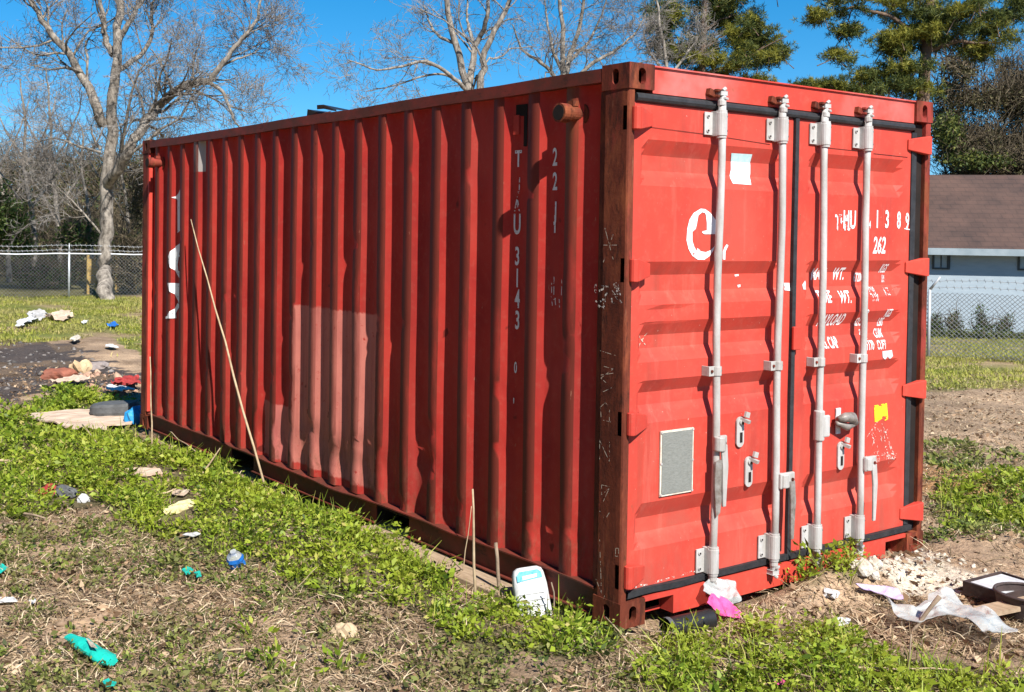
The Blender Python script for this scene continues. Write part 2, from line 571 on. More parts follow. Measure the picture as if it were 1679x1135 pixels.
class MB:
    def __init__(self):
        self.v = []
        self.f = []

    def add(self, vs, fs):
        n = len(self.v)
        self.v += [tuple(p) for p in vs]
        self.f += [tuple(i + n for i in f) for f in fs]
        return self

    def box(self, x0, x1, y0, y1, z0, z1):
        return self.add([(x0, y0, z0), (x1, y0, z0), (x1, y1, z0), (x0, y1, z0), (x0, y0, z1), (x1, y0, z1), (x1, y1, z1), (x0, y1, z1)],
                        [(0, 3, 2, 1), (4, 5, 6, 7), (0, 1, 5, 4), (1, 2, 6, 5), (2, 3, 7, 6), (3, 0, 4, 7)])

    def obox(self, c, sx, sy, sz, rot=(0, 0, 0)):
        Rm = Matrix.LocRotScale(Vector(c), Matrix.Rotation(0, 3, 'X').to_euler(), None) if False else None
        from mathutils import Euler
        E3 = Euler(rot).to_matrix()
        vs = []
        for z in (-sz / 2, sz / 2):
            for (x, y) in ((-sx / 2, -sy / 2), (sx / 2, -sy / 2), (sx / 2, sy / 2), (-sx / 2, sy / 2)):
                vs.append(Vector(c) + E3 @ Vector((x, y, z)))
        return self.add(vs, [(0, 3, 2, 1), (4, 5, 6, 7), (0, 1, 5, 4), (1, 2, 6, 5), (2, 3, 7, 6), (3, 0, 4, 7)])

    def tube(self, pts, rs, n=8, cap=True):
        pts = [Vector(p) for p in pts]
        if isinstance(rs, (int, float)):
            rs = [rs] * len(pts)
        vs = []
        a = None
        for i, p in enumerate(pts):
            d = (pts[min(i + 1, len(pts) - 1)] - pts[max(i - 1, 0)]).normalized()
            if a is None:
                a = d.orthogonal().normalized()
            else:
                a = (a - d * a.dot(d)).normalized()
            bb = d.cross(a)
            for k in range(n):
                th = 2 * math.pi * k / n
                vs.append(p + (a * math.cos(th) + bb * math.sin(th)) * rs[i])
        fs = []
        for i in range(len(pts) - 1):
            for k in range(n):
                fs.append((i * n + k, i * n + (k + 1) % n, (i + 1) * n + (k + 1) % n, (i + 1) * n + k))
        if cap:
            fs.append(tuple(reversed(range(n))))
            fs.append(tuple((len(pts) - 1) * n + k for k in range(n)))
        return self.add(vs, fs)

    def build(self, name, m, parent=None, org=(0, 0, 0), smooth=False, bevel=0):
        me = bpy.data.meshes.new(name)
        o3 = Vector(org)
        me.from_pydata([tuple(Vector(p) - o3) for p in self.v], [], self.f)
        if smooth:
            for p in me.polygons:
                p.use_smooth = True
        me.update()
        o = link_mesh(name, me, m, parent, org)
        if bevel:
            md = o.modifiers.new('bevel', 'BEVEL')
            md.width = bevel
            md.segments = 2
            md.limit_method = 'ANGLE'
        return o


# ------------------------------------------------------------------ GROUND
def rect_px(l):
    return poly_w(l)


WEED = [poly_w(p) for p in [
    [(-80, 690), (60, 668), (165, 648), (210, 668), (225, 700), (250, 735), (350, 765), (430, 800), (560, 862), (650, 900), (700, 935), (735, 985), (690, 1010), (600, 985), (520, 985), (440, 935), (330, 905), (230, 865), (150, 830), (60, 850), (-80, 865)],
    [(690, 1010), (840, 990), (990, 1025), (1010, 1060), (930, 1085), (820, 1075), (720, 1050)],
    [(1060, 1085), (1180, 1050), (1290, 1030), (1400, 1045), (1480, 1065), (1570, 1075), (1640, 1105), (1660, 1180), (1050, 1180)],
    [(1530, 815), (1590, 790), (1720, 780), (1720, 878), (1600, 862), (1540, 880)],
    [(1230, 965), (1300, 925), (1390, 915), (1420, 945), (1330, 965)],
    [(55, 690), (70, 650), (165, 640), (170, 672), (120, 690)],
]]
SPARSE = [poly_w(p) for p in [
    [(-80, 830), (300, 850), (450, 930), (650, 1010), (800, 1090), (800, 1200), (300, 1200), (-80, 1200)],
    [(700, 1040), (1060, 1060), (1060, 1190), (700, 1190)],
    [(1524, 720), (1700, 760), (1700, 900), (1524, 900)],
]]
WEEDHOLE = [poly_w(p) for p in [
    [(66, 800), (120, 798), (122, 836), (70, 836)], [(122, 815), (150, 815), (150, 838), (122, 838)], [(262, 862), (285, 828), (325, 815), (320, 850), (290, 874)],
    [(290, 878), (335, 874), (335, 900), (292, 900)], [(276, 803), (318, 800), (318, 826), (276, 828)],
    [(38, 690), (160, 676), (225, 690), (240, 708), (170, 716), (100, 712)],
    [(660, 880), (690, 895), (840, 985), (800, 985), (690, 925)],
    [(195, 775), (270, 768), (330, 795), (240, 800)],
    [(-40, 590), (20, 560), (160, 545), (228, 575), (228, 640), (150, 640), (20, 668), (-40, 668)],
]]
LAWN = [poly_w(p) for p in [
    [(-200, 487), (240, 487), (240, 590), (160, 548), (60, 562), (-200, 575)],
    [(1500, 590), (1720, 585), (1720, 640), (1500, 640)],
    [(1400, 530), (1800, 530), (1800, 600), (1400, 590)]]]
ASH = poly_w([(-120, 570), (30, 557), (120, 570), (180, 600), (240, 620), (240, 640), (110, 640), (0, 665), (-120, 650)])
LIME = poly_w([(1405, 905), (1440, 895), (1520, 905), (1600, 930), (1690, 945), (1700, 975), (1600, 985), (1500, 975), (1440, 955)])


def soft(P, x, y, j, s):
    a = fbm(x * 3, y * 3, s) - 0.47
    b2 = fbm(x * 3, y * 3, s + 50) - 0.47
    return inpoly(P, x + a * j, y + b2 * j)


def build_ground():
    def axis(a, b, st, far):
        c = list(np.arange(a, b + 1e-6, st))
        s = st
        p = b
        while p < far:
            s *= 1.22
            p += s
            c.append(p)
        s = st
        p = a
        while p > -far:
            s *= 1.22
            p -= s
            c.insert(0, p)
        return np.array(c)
    xs = axis(-4.5, 7.0, 0.055, 900)
    ys = axis(-3.0, 13.0, 0.055, 900)
    X, Y = np.meshgrid(xs, ys)
    Z = gz(X, Y)
    nx, ny = len(xs), len(ys)
    V = np.stack([X, Y, Z], -1).reshape(-1, 3)
    i = np.arange((ny - 1) * nx).reshape(ny - 1, nx)[:, :-1].ravel()
    F = np.stack([i, i + 1, i + nx + 1, i + nx], -1)
    m, t, b = new_mat('soil')
    at_ = t.nodes.new("ShaderNodeAttribute")
    at_.attribute_name = 'soil'
    c = at_.outputs['Color']
    n = noise(t, 2.2, 6, 0.7)
    c = mix(t, 1.0, c, ramp(t, n, [(0.3, (0.62, 0.58, 0.54)), (0.5, (0.95, 0.95, 0.95)), (0.7, (1.25, 1.2, 1.15))]).outputs[0], 'MULTIPLY')
    n2 = noise(t, 38, 6, 0.8)
    c = mix(t, 1.0, c, ramp(t, n2, [(0.34, (0.42, 0.40, 0.38)), (0.5, (1, 1, 1)), (0.68, (1.5, 1.45, 1.35))]).outputs[0], 'MULTIPLY')
    t.links.new(c, b.inputs['Base Color'])
    b.inputs['Roughness'].default_value = 0.95
    b.inputs['Specular IOR Level'].default_value = 0.1
    bump(t, b, noise(t, 30, 6, 0.75), 0.9, 0.03)
    o = np_mesh('ground', V, F, m, smooth=True)
    tag(o, kind='structure')
    x, y = V[:, 0], V[:, 1]
    colr = np.empty((len(V), 4), np.float32)
    colr[:] = (0.33, 0.235, 0.16, 1)
    k = sstep(0.40, 0.62, fbm(x * 1.3, y * 1.3, 70))[:, None]
    colr[:, :3] = colr[:, :3] * (1 - k) + np.array((0.47, 0.335, 0.225)) * k
    for P in WEED:
        w = soft(P, x, y, 0.35, 5)
        colr[w, :3] = colr[w, :3] * 0.35 + np.array((0.05, 0.065, 0.02)) * 0.65
    for P in LAWN:
        w = soft(P, x, y, 0.6, 5)
        kk = sstep(.42, .6, fbm(x[w] * .9, y[w] * .9, 83))[:, None]
        colr[w, :3] = np.array((0.17, 0.19, 0.05)) * (1 - kk) + np.array((0.34, 0.25, 0.15)) * kk
    far = np.hypot(x + 3.6, y + 3.6) > 33
    colr[far, :3] = (0.13, 0.12, 0.055)
    w = soft(ASH, x, y, 1.2, 21)
    colr[w, :3] = (0.085, 0.070, 0.065)
    w2 = w & (fbm(x * 1.1, y * 1.1, 33) > 0.52)
    colr[w2, :3] = (0.15, 0.11, 0.08)
    w = soft(LIME, x, y, 0.45, 25)
    colr[w, :3] = (0.66, 0.58, 0.47)
    w = np.exp(-(((x - 4.4) / 0.7) ** 2 + ((y - 0.9) / 0.8) ** 2)) + (fbm(x * 3, y * 3, 3) - .5) * .5 > 0.5
    colr[w, :3] = (0.46, 0.26, 0.13)
    a = o.data.color_attributes.new('soil', 'FLOAT_COLOR', 'POINT')
    a.data.foreach_set('color', colr.ravel())
    return o


build_ground()


# ------------------------------------------------------------------ CONTAINER
LN, WD, HT = 6.058, 2.438, 2.591
BOX = empty('shipping_container', (0, 0, 0), 'weathered red steel shipping container with closed double doors standing on the weedy ground', 'container')
PIT, Y0, RUN, OUTW, DEP, XO = 0.281, 0.318, 0.030, 0.080, 0.036, 0.010


def prof(y):
    if y < Y0 or y > 5.80:
        return XO + DEP
    t = (y - Y0) % PIT
    if t < RUN:
        return XO + DEP * (1 - t / RUN)
    if t < RUN + OUTW:
        return XO
    if t < 2 * RUN + OUTW:
        return XO + DEP * (t - RUN - OUTW) / RUN
    return XO + DEP


SBREAK = []
for k in range(20):
    yb = Y0 + k * PIT
    for d in (0, RUN, RUN + OUTW, 2 * RUN + OUTW):
        if yb + d < 5.80:
            SBREAK.append(yb + d)


def side_panel(flip=False):
    ys = [0.16] + SBREAK + [5.90]
    zs = list(np.linspace(0.15, 2.53, 60))
    ny, nz = len(ys), len(zs)
    V = np.zeros((nz, ny, 3))
    rr = np.random.default_rng(5)
    for j, y in enumerate(ys):
        V[:, j, 1] = y
        V[:, j, 0] = prof(y)
    V[:, :, 2] = np.array(zs)[:, None]
    if not flip:
        Yg, Zg = V[:, :, 1], V[:, :, 2]
        # gentle waviness of the sheet
        V[:, :, 1] += (vnoise(Yg * 7, Zg * 2.2, 8) - 0.5) * 0.009
        V[:, :, 0] += (vnoise(Yg * 2, Zg * 1.5, 4) - 0.5) * 0.0045
        # knocks on the outer ribs
        for k in range(20):
            for q in range(rr.integers(2, 5)):
                zc = rr.choice([rr.uniform(0.2, 0.6), rr.uniform(0.4, 2.2)])
                hw = rr.uniform(0.025, 0.07)
                amp = rr.uniform(0.007, 0.019)
                yc = Y0 + k * PIT + RUN + rr.choice([0.005, OUTW * 0.9])
                V[:, :, 0] += amp * np.exp(-np.abs(Zg - zc) / (hw * .7)) * np.exp(-((Yg - yc) / 0.045) ** 2)
        # crumpled foot of the ribs behind the pink patch
        for k in range(6, 13):
            yc = Y0 + k * PIT + RUN + 0.02
            zc = 0.36 + 0.05 * math.sin(k * 2.3)
            V[:, :, 0] += 0.030 * np.exp(-((Yg - yc) / 0.05) ** 2) * sstep(zc + 0.17, zc, Zg) * sstep(0.16, zc - 0.03, Zg) * (0.6 + 0.4 * math.sin(k))
            V[:, :, 1] += 0.018 * np.exp(-((Yg - yc) / 0.06) ** 2) * np.exp(-((Zg - zc) / 0.05) ** 2)
    else:
        V[:, :, 0] = WD - V[:, :, 0]
    i = np.arange((nz - 1) * ny).reshape(nz - 1, ny)[:, :-1].ravel()
    F = np.stack([i, i + ny, i + ny + 1, i + 1], -1)
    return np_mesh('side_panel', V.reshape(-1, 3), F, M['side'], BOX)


SIDE = side_panel()
side_panel(True)

# roof, floor, end wall
mb = MB()
ys = np.arange(0.1, 5.96, 0.0975)
vs, fs = [], []
for i, y in enumerate(ys):
    z = HT - 0.03 - (0.018 if (i // 2) % 2 else 0)
    vs += [(0.06, y, z), (WD - 0.06, y, z)]
    if i:
        fs.append((2 * i - 2, 2 * i - 1, 2 * i + 1, 2 * i))
mb.add(vs, fs).build('roof_panel', M['rail'], BOX)
mb = MB()
mb.box(0.05, WD - 0.05, 0.1, 5.95, 0.125, 0.15)
for y in np.arange(0.5, 5.8, 0.55):
    mb.box(0.06, WD - 0.06, y, y + 0.05, 0.03, 0.122)
mb.build('floor_frame', M['dark'], BOX)
mb = MB()
vs, fs = [], []
xs = np.arange(0.12, WD - 0.1, 0.11)
for i, x in enumerate(xs):
    y = LN - 0.02 - (0.04 if (i // 2) % 2 else 0)
    vs += [(x, y, 0.15), (x, y, 2.53)]
    if i:
        fs.append((2 * i - 2, 2 * i - 1, 2 * i + 1, 2 * i))
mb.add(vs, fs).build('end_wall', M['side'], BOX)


# corner castings with oval apertures
def casting(x0, y0, z0, sx, sy, sz, px, py, m):
    """px/py: -1 or 1, which x / y face is outward"""
    mb = MB()
    x1, y1, z1 = x0 + sx, y0 + sy, z0 + sz
    cx, cy, cz = (x0 + x1) / 2, (y0 + y1) / 2, (z0 + z1) / 2

    def holed(c, eu, ev, hu, hv, au, av, n):
        K = 32
        out, inn, deep = [], [], []
        for k in range(K):
            th = 2 * math.pi * k / K
            cs, sn = math.cos(th), math.sin(th)
            s = 1 / max(abs(cs), abs(sn))
            # oval slot: straight sides, round ends along v
            e = av - au
            ou, ov = au * cs, au * sn + (e if sn > 0 else -e if sn < 0 else 0)
            out.append(c + eu * (cs * s * hu) + ev * (sn * s * hv))
            inn.append(c + eu * ou + ev * ov)
            deep.append(c + eu * ou + ev * ov - n * 0.03)
        back = [p - n * 0.03 + (p - (c - n * 0.03)) * 0.0 for p in deep]
        fs = []
        for k in range(K):
            q = (k + 1) % K
            fs.append((k, q, K + q, K + k))
            fs.append((K + k, K + q, 2 * K + q, 2 * K + k))
        mb.add(out + inn + deep, fs)
    ex, ey, ez = Vector((1, 0, 0)), Vector((0, 1, 0)), Vector((0, 0, 1))
    holed(Vector((x0 if px < 0 else x1, cy, cz)), ey, ez, sy / 2, sz / 2, 0.021, 0.036, ex * px)
    holed(Vector((cx, y0 if py < 0 else y1, cz)), ex, ez, sx / 2, sz / 2, 0.024, 0.038, ey * py)
    # remaining faces
    xi = x1 if px < 0 else x0
    yi = y1 if py < 0 else y0
    mb.add([(xi, y0, z0), (xi, y1, z0), (xi, y1, z1), (xi, y0, z1)], [(0, 1, 2, 3)])
    mb.add([(x0, yi, z0), (x1, yi, z0), (x1, yi, z1), (x0, yi, z1)], [(0, 1, 2, 3)])
    mb.add([(x0, y0, z0), (x1, y0, z0), (x1, y1, z0), (x0, y1, z0)], [(0, 1, 2, 3)])
    mb.add([(x0, y0, z1), (x1, y0, z1), (x1, y1, z1), (x0, y1, z1)], [(0, 1, 2, 3)])
    # inner wall
    w = 0.05
    mb.box(x0 + w, x1 - w, y0 + w, y1 - w, z0 + .006, z1 - .006)
    o = mb.build('corner_casting', m, BOX)
    return o


for (xx, px) in ((0, -1), (WD - 0.162, 1)):
    for (yy, py) in ((-0.004, -1), (LN - 0.178, 1)):
        for zz in (0, HT - 0.118):
            casting(xx, yy, zz, 0.162, 0.178, 0.118, px, py, M['rust'] if xx == 0 else M['rust_red'])


# corner posts: near ones with stepped section, slots where the hinges sit
HZ = [2.34, 1.645, 0.942, 0.238]


def near_post(right):
    mb = MB()
    s = (lambda x: WD - x) if right else (lambda x: x)
    zb, zt = 0.118, HT - 0.118
    # outline in plan (x, y): outer J section
    prof_ = [(0.046, 0.205), (0.022, 0.200), (0.020, 0.155), (0.004, 0.150), (0.002, 0.034), (0.003, 0.010), (0.008, 0.002), (0.040, 0.002), (0.048, 0.008), (0.048, 0.055)]
    zs = [zb]
    for h in sorted(HZ):
        zs += [h - 0.055, h + 0.055]
    zs.append(zt)
    vs = []
    for z in zs:
        for (x, y) in prof_:
            vs.append((s(x), y, z))
    n = len(prof_)
    fs = []
    for i in range(len(zs) - 1):
        slot = i % 2 == 1
        for k in range(n - 1):
            if slot and k in (4,):
                continue
            fs.append((i * n + k, i * n + k + 1, (i + 1) * n + k + 1, (i + 1) * n + k))
    mb.add(vs, fs)
    mb.box(min(s(0.055), s(0.075)), max(s(0.055), s(0.075)), 0.06, 0.17, zb, zt)
    return mb.build('corner_post', M['rust'] if not right else M['rust_red'], BOX)


near_post(False)
near_post(True)
for x0 in (0.003, WD - 0.123):
    mb = MB()
    mb.box(x0, x0 + 0.12, LN - 0.125, LN - 0.004, 0.118, HT - 0.118)
    mb.build('corner_post', M['rust'], BOX, bevel=0.008)
# rear lip next to the far post
mb = MB()
mb.box(0.004, 0.045, LN - 0.16, LN - 0.128, 0.16, HT - 0.118)
mb.build('post_flange', M['red'], BOX)

# side rails
for side in (0, 1):
    s = (lambda a, b: (a, b)) if not side else (lambda a, b: (WD - b, WD - a))
    mb = MB()
    segs = np.arange(0.178, LN - 0.178, 0.19)
    vs, fs = [], []
    for i, y in enumerate(list(segs) + [LN - 0.178]):
        dz = (vnoise(y * 2.1, 0.3, 41) - 0.5) * 0.010
        dx = (vnoise(y * 1.7, 0.9, 43) - 0.5) * 0.008
        for (x, z) in ((0.002, 2.515), (0.002, 2.578), (0.06, 2.578), (0.06, 2.515)):
            x2 = x + dx
            vs.append((WD - x2 if side else x2, y, z + dz))
        if i:
            a, b2 = (i - 1) * 4, i * 4
            for k in range(4):
                fs.append((a + k, a + (k + 1) % 4, b2 + (k + 1) % 4, b2 + k))
    mb.add(vs, fs).build('top_rail', M['rail'], BOX)
    mb = MB()
    # bottom channel: lip + web, gap at the fork pockets
    pk = [(1.75, 2.11), (3.80, 4.18)]
    cuts = [0.178] + [q for p in pk for q in p] + [LN - 0.178]
    a0, a1 = s(0.0, 0.05)
    lipv, lipf = [], []
    yy = np.linspace(0.178, LN - 0.178, 90)
    for i, y in enumerate(yy):
        dz = (vnoise(y * 3.1, 0.2, 55) - 0.5) * 0.016 - 0.02 * math.exp(-((y - 3.0) / 0.9) ** 2)
        dx = (vnoise(y * 2.3, 0.6, 57) - 0.5) * 0.010
        for (x, z) in ((0.0, 0.142), (0.0, 0.150), (0.05, 0.157), (0.05, 0.149)):
            lipv.append(((WD - x - dx) if side else x + dx, y, z + dz * (1 if x == 0 else 0.2)))
        if i:
            a, b2 = (i - 1) * 4, i * 4
            for k in range(4):
                lipf.append((a + k, a + (k + 1) % 4, b2 + (k + 1) % 4, b2 + k))
    mb.add(lipv, lipf)
    w0, w1 = s(0.028, 0.034)
    for i in range(0, len(cuts), 2):
        mb.box(w0, w1, cuts[i], cuts[i + 1], 0.012, 0.140)
        f0, f1 = s(0.006, 0.028)
        mb.box(f0, f1, cuts[i], cuts[i + 1], 0.012, 0.019)
    mb.build('bottom_rail', M['rail'], BOX)
    for (p, q) in pk:
        mb = MB()
        k0, k1 = s(0.034, 0.5)
        mb.box(k0, k1, p - 0.012, p, 0.012, 0.122)
        mb.box(k0, k1, q, q + 0.012, 0.012, 0.122)
        mb.box(k0, k1, p, q, 0.112, 0.122)
        mb.box(s(0.4, 0.41)[0], s(0.4, 0.41)[1], p, q, 0.012, 0.112)
        mb.build('fork_pocket', M['dark'], BOX)

# header and sill
mb = MB()
mb.box(0.165, WD - 0.165, 0.010, 0.10, 2.462, 2.580)
mb.box(0.165, WD - 0.165, 0.000, 0.06, 2.581, 2.588)
mb.build('header_beam', M['header'], BOX)
mb = MB()
mb.box(0.36, WD - 0.36, 0.004, 0.10, 0.012, 0.122)
mb.box(0.165, 0.36, 0.004, 0.10, 0.10, 0.122)
mb.box(WD - 0.36, WD - 0.165, 0.004, 0.10, 0.10, 0.122)
mb.box(0.170, 0.355, 0.085, 0.095, 0.012, 0.10)
mb.build('door_sill', M['red'], BOX)
mb = MB()
mb.box(0.165, 0.35, 0.085, 0.09, 0.03, 0.10)  # dark sheet standing in for the shade inside the cutout
mb.build('sill_recess_shade', M['dark'], BOX)

# ---------------------------------------------------------------- doors
DY, DD = 0.020, 0.036
RECZ = [(2.250, 2.178, 2.108, 2.036), (1.684, 1.620, 1.545, 1.482), (1.404, 1.338, 1.278, 1.216), (1.130, 1.070, 1.012, 0.930), (0.558, 0.480, 0.412, 0.342)]
DZB = sorted(set([z for r_ in RECZ for z in r_]))
DB = [(0.055, 1.205, 0.105, 1.125), (1.240, 2.268, 1.335, 2.200)]     # x0, x1, recess x0, recess x1
SLOPE = 0.045


def dprof(z):
    for (a, b_, c, d) in RECZ:
        if d <= z <= a:
            if z > b_:
                return DD * (a - z) / (a - b_)
            if z >= c:
                return DD
            return DD * (z - d) / (c - d)
    return 0.0


def dsurf(x, z):
    for (x0, x1, r0, r1) in DB:
        if x < (x0 + x1) / 2 + 0.6:
            k = min(1, max(0, (x - r0) / SLOPE), ) if x < (r0 + r1) / 2 else min(1, max(0, (r1 - x) / SLOPE))
            w = (vnoise(x * 3, z * 3, 14) - 0.5) * 0.006
            return DY + dprof(z) * k + float(w)
    return DY


DOORS = []
for di, (x0, x1, r0, r1) in enumerate(DB):
    xs = [x0, r0] + [r0 + SLOPE] + list(np.linspace(r0 + SLOPE, r1 - SLOPE, 9)[1:-1]) + [r1 - SLOPE, r1, x1]
    zs = sorted(set([0.165, 2.415] + DZB + list(np.linspace(0.17, 2.41, 34))))
    V = [[(x, dsurf(x, z), z) for x in xs] for z in zs]
    V = np.array(V)
    if di == 0:   # dent under the big letter
        V[:, :, 1] += 0.02 * np.exp(-((V[:, :, 0] - 0.31) / 0.09) ** 2 - ((V[:, :, 2] - 1.44) / 0.03) ** 2)
    nz, nx = V.shape[:2]
    mb = MB()
    fs = []
    for i in range(nz - 1):
        for j in range(nx - 1):
            fs.append((i * nx + j, i * nx + j + 1, (i + 1) * nx + j + 1, (i + 1) * nx + j))
    mb.add(V.reshape(-1, 3), fs)
    # edge returns and back
    mb.box(x0 + .002, x1 - .002, DY + DD + 0.006, DY + DD + 0.012, 0.168, 2.412)
    mb.box(x0, x0 + 0.004, DY + 0.002, DY + 0.045, 0.168, 2.412)
    mb.box(x1 - 0.004, x1, DY + 0.002, DY + 0.045, 0.168, 2.412)
    # plate seams
    d = mb.build('door', M['door'], BOX)
    DOORS.append(d)
D1, D2 = DOORS
D1['label'] = 'red left-hand door panel with white letter and grey data plate'
D2['label'] = 'red right-hand door panel with worn stencilled weights and yellow sticker'

# gaskets
mb = MB()
mb.tube([(0.06, 0.020, 2.438), (0.4, 0.019, 2.438), (0.8, 0.020, 2.438), (1.225, 0.019, 2.438), (1.7, 0.020, 2.437), (2.27, 0.020, 2.438)], 0.022, 10)
mb.build('gasket', M['gasket'], BOX)
mb = MB()
mb.box(1.208, 1.237, 0.004, 0.05, 0.135, 2.418)
mb.build('gasket', M['gasket'], BOX)
for (a, b_) in ((0.056, 1.206), (1.239, 2.33)):
    mb = MB()
    vs, fs = [], []
    xx = np.linspace(a, b_, 14)
    for i, x in enumerate(xx):
        j = (vnoise(x * 5, .3, 61) - .5) * 0.016
        for (yy, z) in ((0.006, 0.132), (0.002, 0.163), (0.03, 0.165), (0.03, 0.132)):
            vs.append((x, yy + j * .3, z + j * .7))
        if i:
            for k in range(4):
                fs.append((4 * i - 4 + k, 4 * i - 4 + (k + 1) % 4, 4 * i + (k + 1) % 4, 4 * i + k))
    mb.add(vs, fs).build('gasket', M['gasket'], BOX)
mb = MB()
mb.box(2.2700, 2.316, 0.016, 0.05, 0.17, 2.41)
mb.build('gasket', M['gasket'], BOX)
mb = MB()
mb.box(2.3165, 2.3885, 0.030, 0.036, 0.125, 2.46)  # black strip in place of the shadow between door and post
mb.build('door_gap_shade', M['dark'], BOX)
mb = MB()
mb.box(0.049, 0.0545, 0.014, 0.06, 0.17, 2.41)
mb.build('gasket', M['gasket'], BOX)


# hinges
def hinge(x_edge, sgn, z, door):
    mb = MB()
    # leaf: tapered wedge from the post pin onto the door
    L = 0.115 if sgn > 0 else 0.145
    h0, h1 = 0.052, 0.030
    xa, xb = x_edge, x_edge + sgn * L
    vs = [(xa, -0.028, z - h0), (xa, -0.028, z + h0), (xb, 0.012, z + h1), (xb, 0.012, z - h1),
          (xa, 0.018, z - h0), (xa, 0.018, z + h0), (xb, 0.019, z + h1), (xb, 0.019, z - h1)]
    mb.add(vs, [(0, 1, 2, 3), (4, 7, 6, 5), (0, 4, 5, 1), (3, 2, 6, 7), (1, 5, 6, 2), (0, 3, 7, 4)])
    mb.tube([(xa - sgn * 0.012, -0.008, z - h0), (xa - sgn * 0.012, -0.008, z + h0)], 0.022, 12)
    mb.build('hinge', M['red'], door, bevel=0.004)


for z in HZ:
    hinge(0.058, 1, z, D1)
    hinge(2.375, -1, z, D2)

# lock rods
RY = -0.024
RX = [0.602, 1.064, 1.412, 1.785]
for i, x in enumerate(RX):
    dr = D1 if i < 2 else D2
    mb = MB()
    wob = 0.004
    pts = [(x + wob * math.sin(i * 2 + k), RY + wob * math.cos(i + k * 1.4), z) for k, z in enumerate(np.linspace(0.11, 2.49, 9))]
    mb.tube(pts, 0.0185, 14)
    rod = mb.build('lock_rod', M['galv'], dr, smooth=True)
    # bearings top and bottom (plate with two flanges and a sleeve)
    for (za, zb) in ((2.278, 2.412), (0.160, 0.300)):
        mb = MB()
        mb.tube([(x, RY, za), (x, RY, za + 0.012), (x, RY, za + .0121), (x, RY, zb - 0.012), (x, RY, zb - .0119), (x, RY, zb)], [0.0245, 0.0245, 0.028, 0.028, 0.026, 0.026], 16)
        mb.box(x - 0.028, x + 0.028, RY + 0.005, DY - 0.001, za + 0.01, zb - 0.005)
        mb.box(x - 0.082, x - 0.026, DY - 0.013, DY - 0.006, za + 0.015, zb - 0.01)
        mb.box(x + 0.026, x + 0.060, DY - 0.013, DY - 0.006, za + 0.015, zb - 0.01)
        for bx in (x - 0.062, x + 0.046):
            for bz in (za + 0.035, zb - 0.03):
                mb.tube([(bx, DY - 0.013, bz), (bx, DY - 0.019, bz)], 0.009, 8)
        mb.build('rod_bearing', M['galv'], dr, bevel=0.002)
        for bz in (za + 0.035, zb - 0.03):
            for bx in (x - 0.062, x + 0.046):
                MB().tube([(bx, DY - 0.0192, bz), (bx, DY - 0.021, bz)], 0.005, 8).build('bearing_bolt', M['dark'], dr)
            MB().tube([(x + 0.019, RY - 0.0195, bz), (x + 0.0205, RY - 0.021, bz)], 0.005, 8).build('bearing_bolt', M['dark'], dr)
    # cams
    for (z, sg) in ((2.490, 1), (0.105, -1)):
        mb = MB()
        mb.tube([(x, RY, z - sg * 0.055), (x, RY, z - sg * 0.03), (x, RY, z - sg * 0.029), (x, RY, z)], [0.021, 0.021, 0.016, 0.014], 12)
        hooks = [(-0.02, -0.012), (0.018, -0.02), (0.026, 0.004), (0.006, 0.012), (0.004, 0.05), (-0.018, 0.05)]
        n = len(hooks)
        vs = [(x + a, RY + b_, z - sg * 0.008) for a, b_ in hooks] + [(x + a, RY + b_, z + sg * 0.014) for a, b_ in hooks]
        mb.add(vs, [tuple(range(n)), tuple(range(2 * n - 1, n - 1, -1))] + [(k, (k + 1) % n, n + (k + 1) % n, n + k) for k in range(n)])
        mb.tube([(x - 0.004, RY - 0.008, z + sg * 0.016), (x + 0.012, RY - 0.012, z + sg * 0.028)], 0.010, 8)
        # second claw below the disc
        mb.obox((x + 0.012, RY - 0.010, z - sg * 0.022), 0.038, 0.022, 0.012, (0, 0, 0.4))
        mb.build('rod_cam', M['galv'], dr, bevel=0.002)
    # keepers on the header
    mb = MB()
    mb.obox((x - 0.055, 0.000, 2.493), 0.045, 0.032, 0.034, (0, 0.25, 0))
    mb.obox((x - 0.020, -0.018, 2.505), 0.050, 0.022, 0.014, (0, 0, 0.3))
    mb.obox((x - 0.020, -0.018, 2.478), 0.046, 0.022, 0.012, (0, 0, 0.3))
    mb.build('cam_keeper', M['rust_red'], BOX, bevel=0.003)
    # mid bracket
    mb = MB()
    z = 1.155
    mb.tube([(x, RY, z - 0.022), (x, RY, z + 0.022)], 0.024, 12)
    mb.box(x - 0.058, x - 0.014, RY - 0.004, RY + 0.003, z - 0.024, z + 0.024)
    mb.box(x + 0.014, x + 0.030, RY - 0.004, RY + 0.003, z - 0.022, z + 0.022)
    mb.box(x - 0.058, x - 0.050, RY + 0.003, DY, z - 0.024, z + 0.024)
    mb.build('rod_bracket', M['galv'], dr, bevel=0.002)
    for q_ in (-0.040, 0.022):
        MB().tube([(x + q_, RY - 0.004, z), (x + q_, RY - 0.010, z)], 0.0075, 8).build('bracket_bolt', M['rust'], dr)

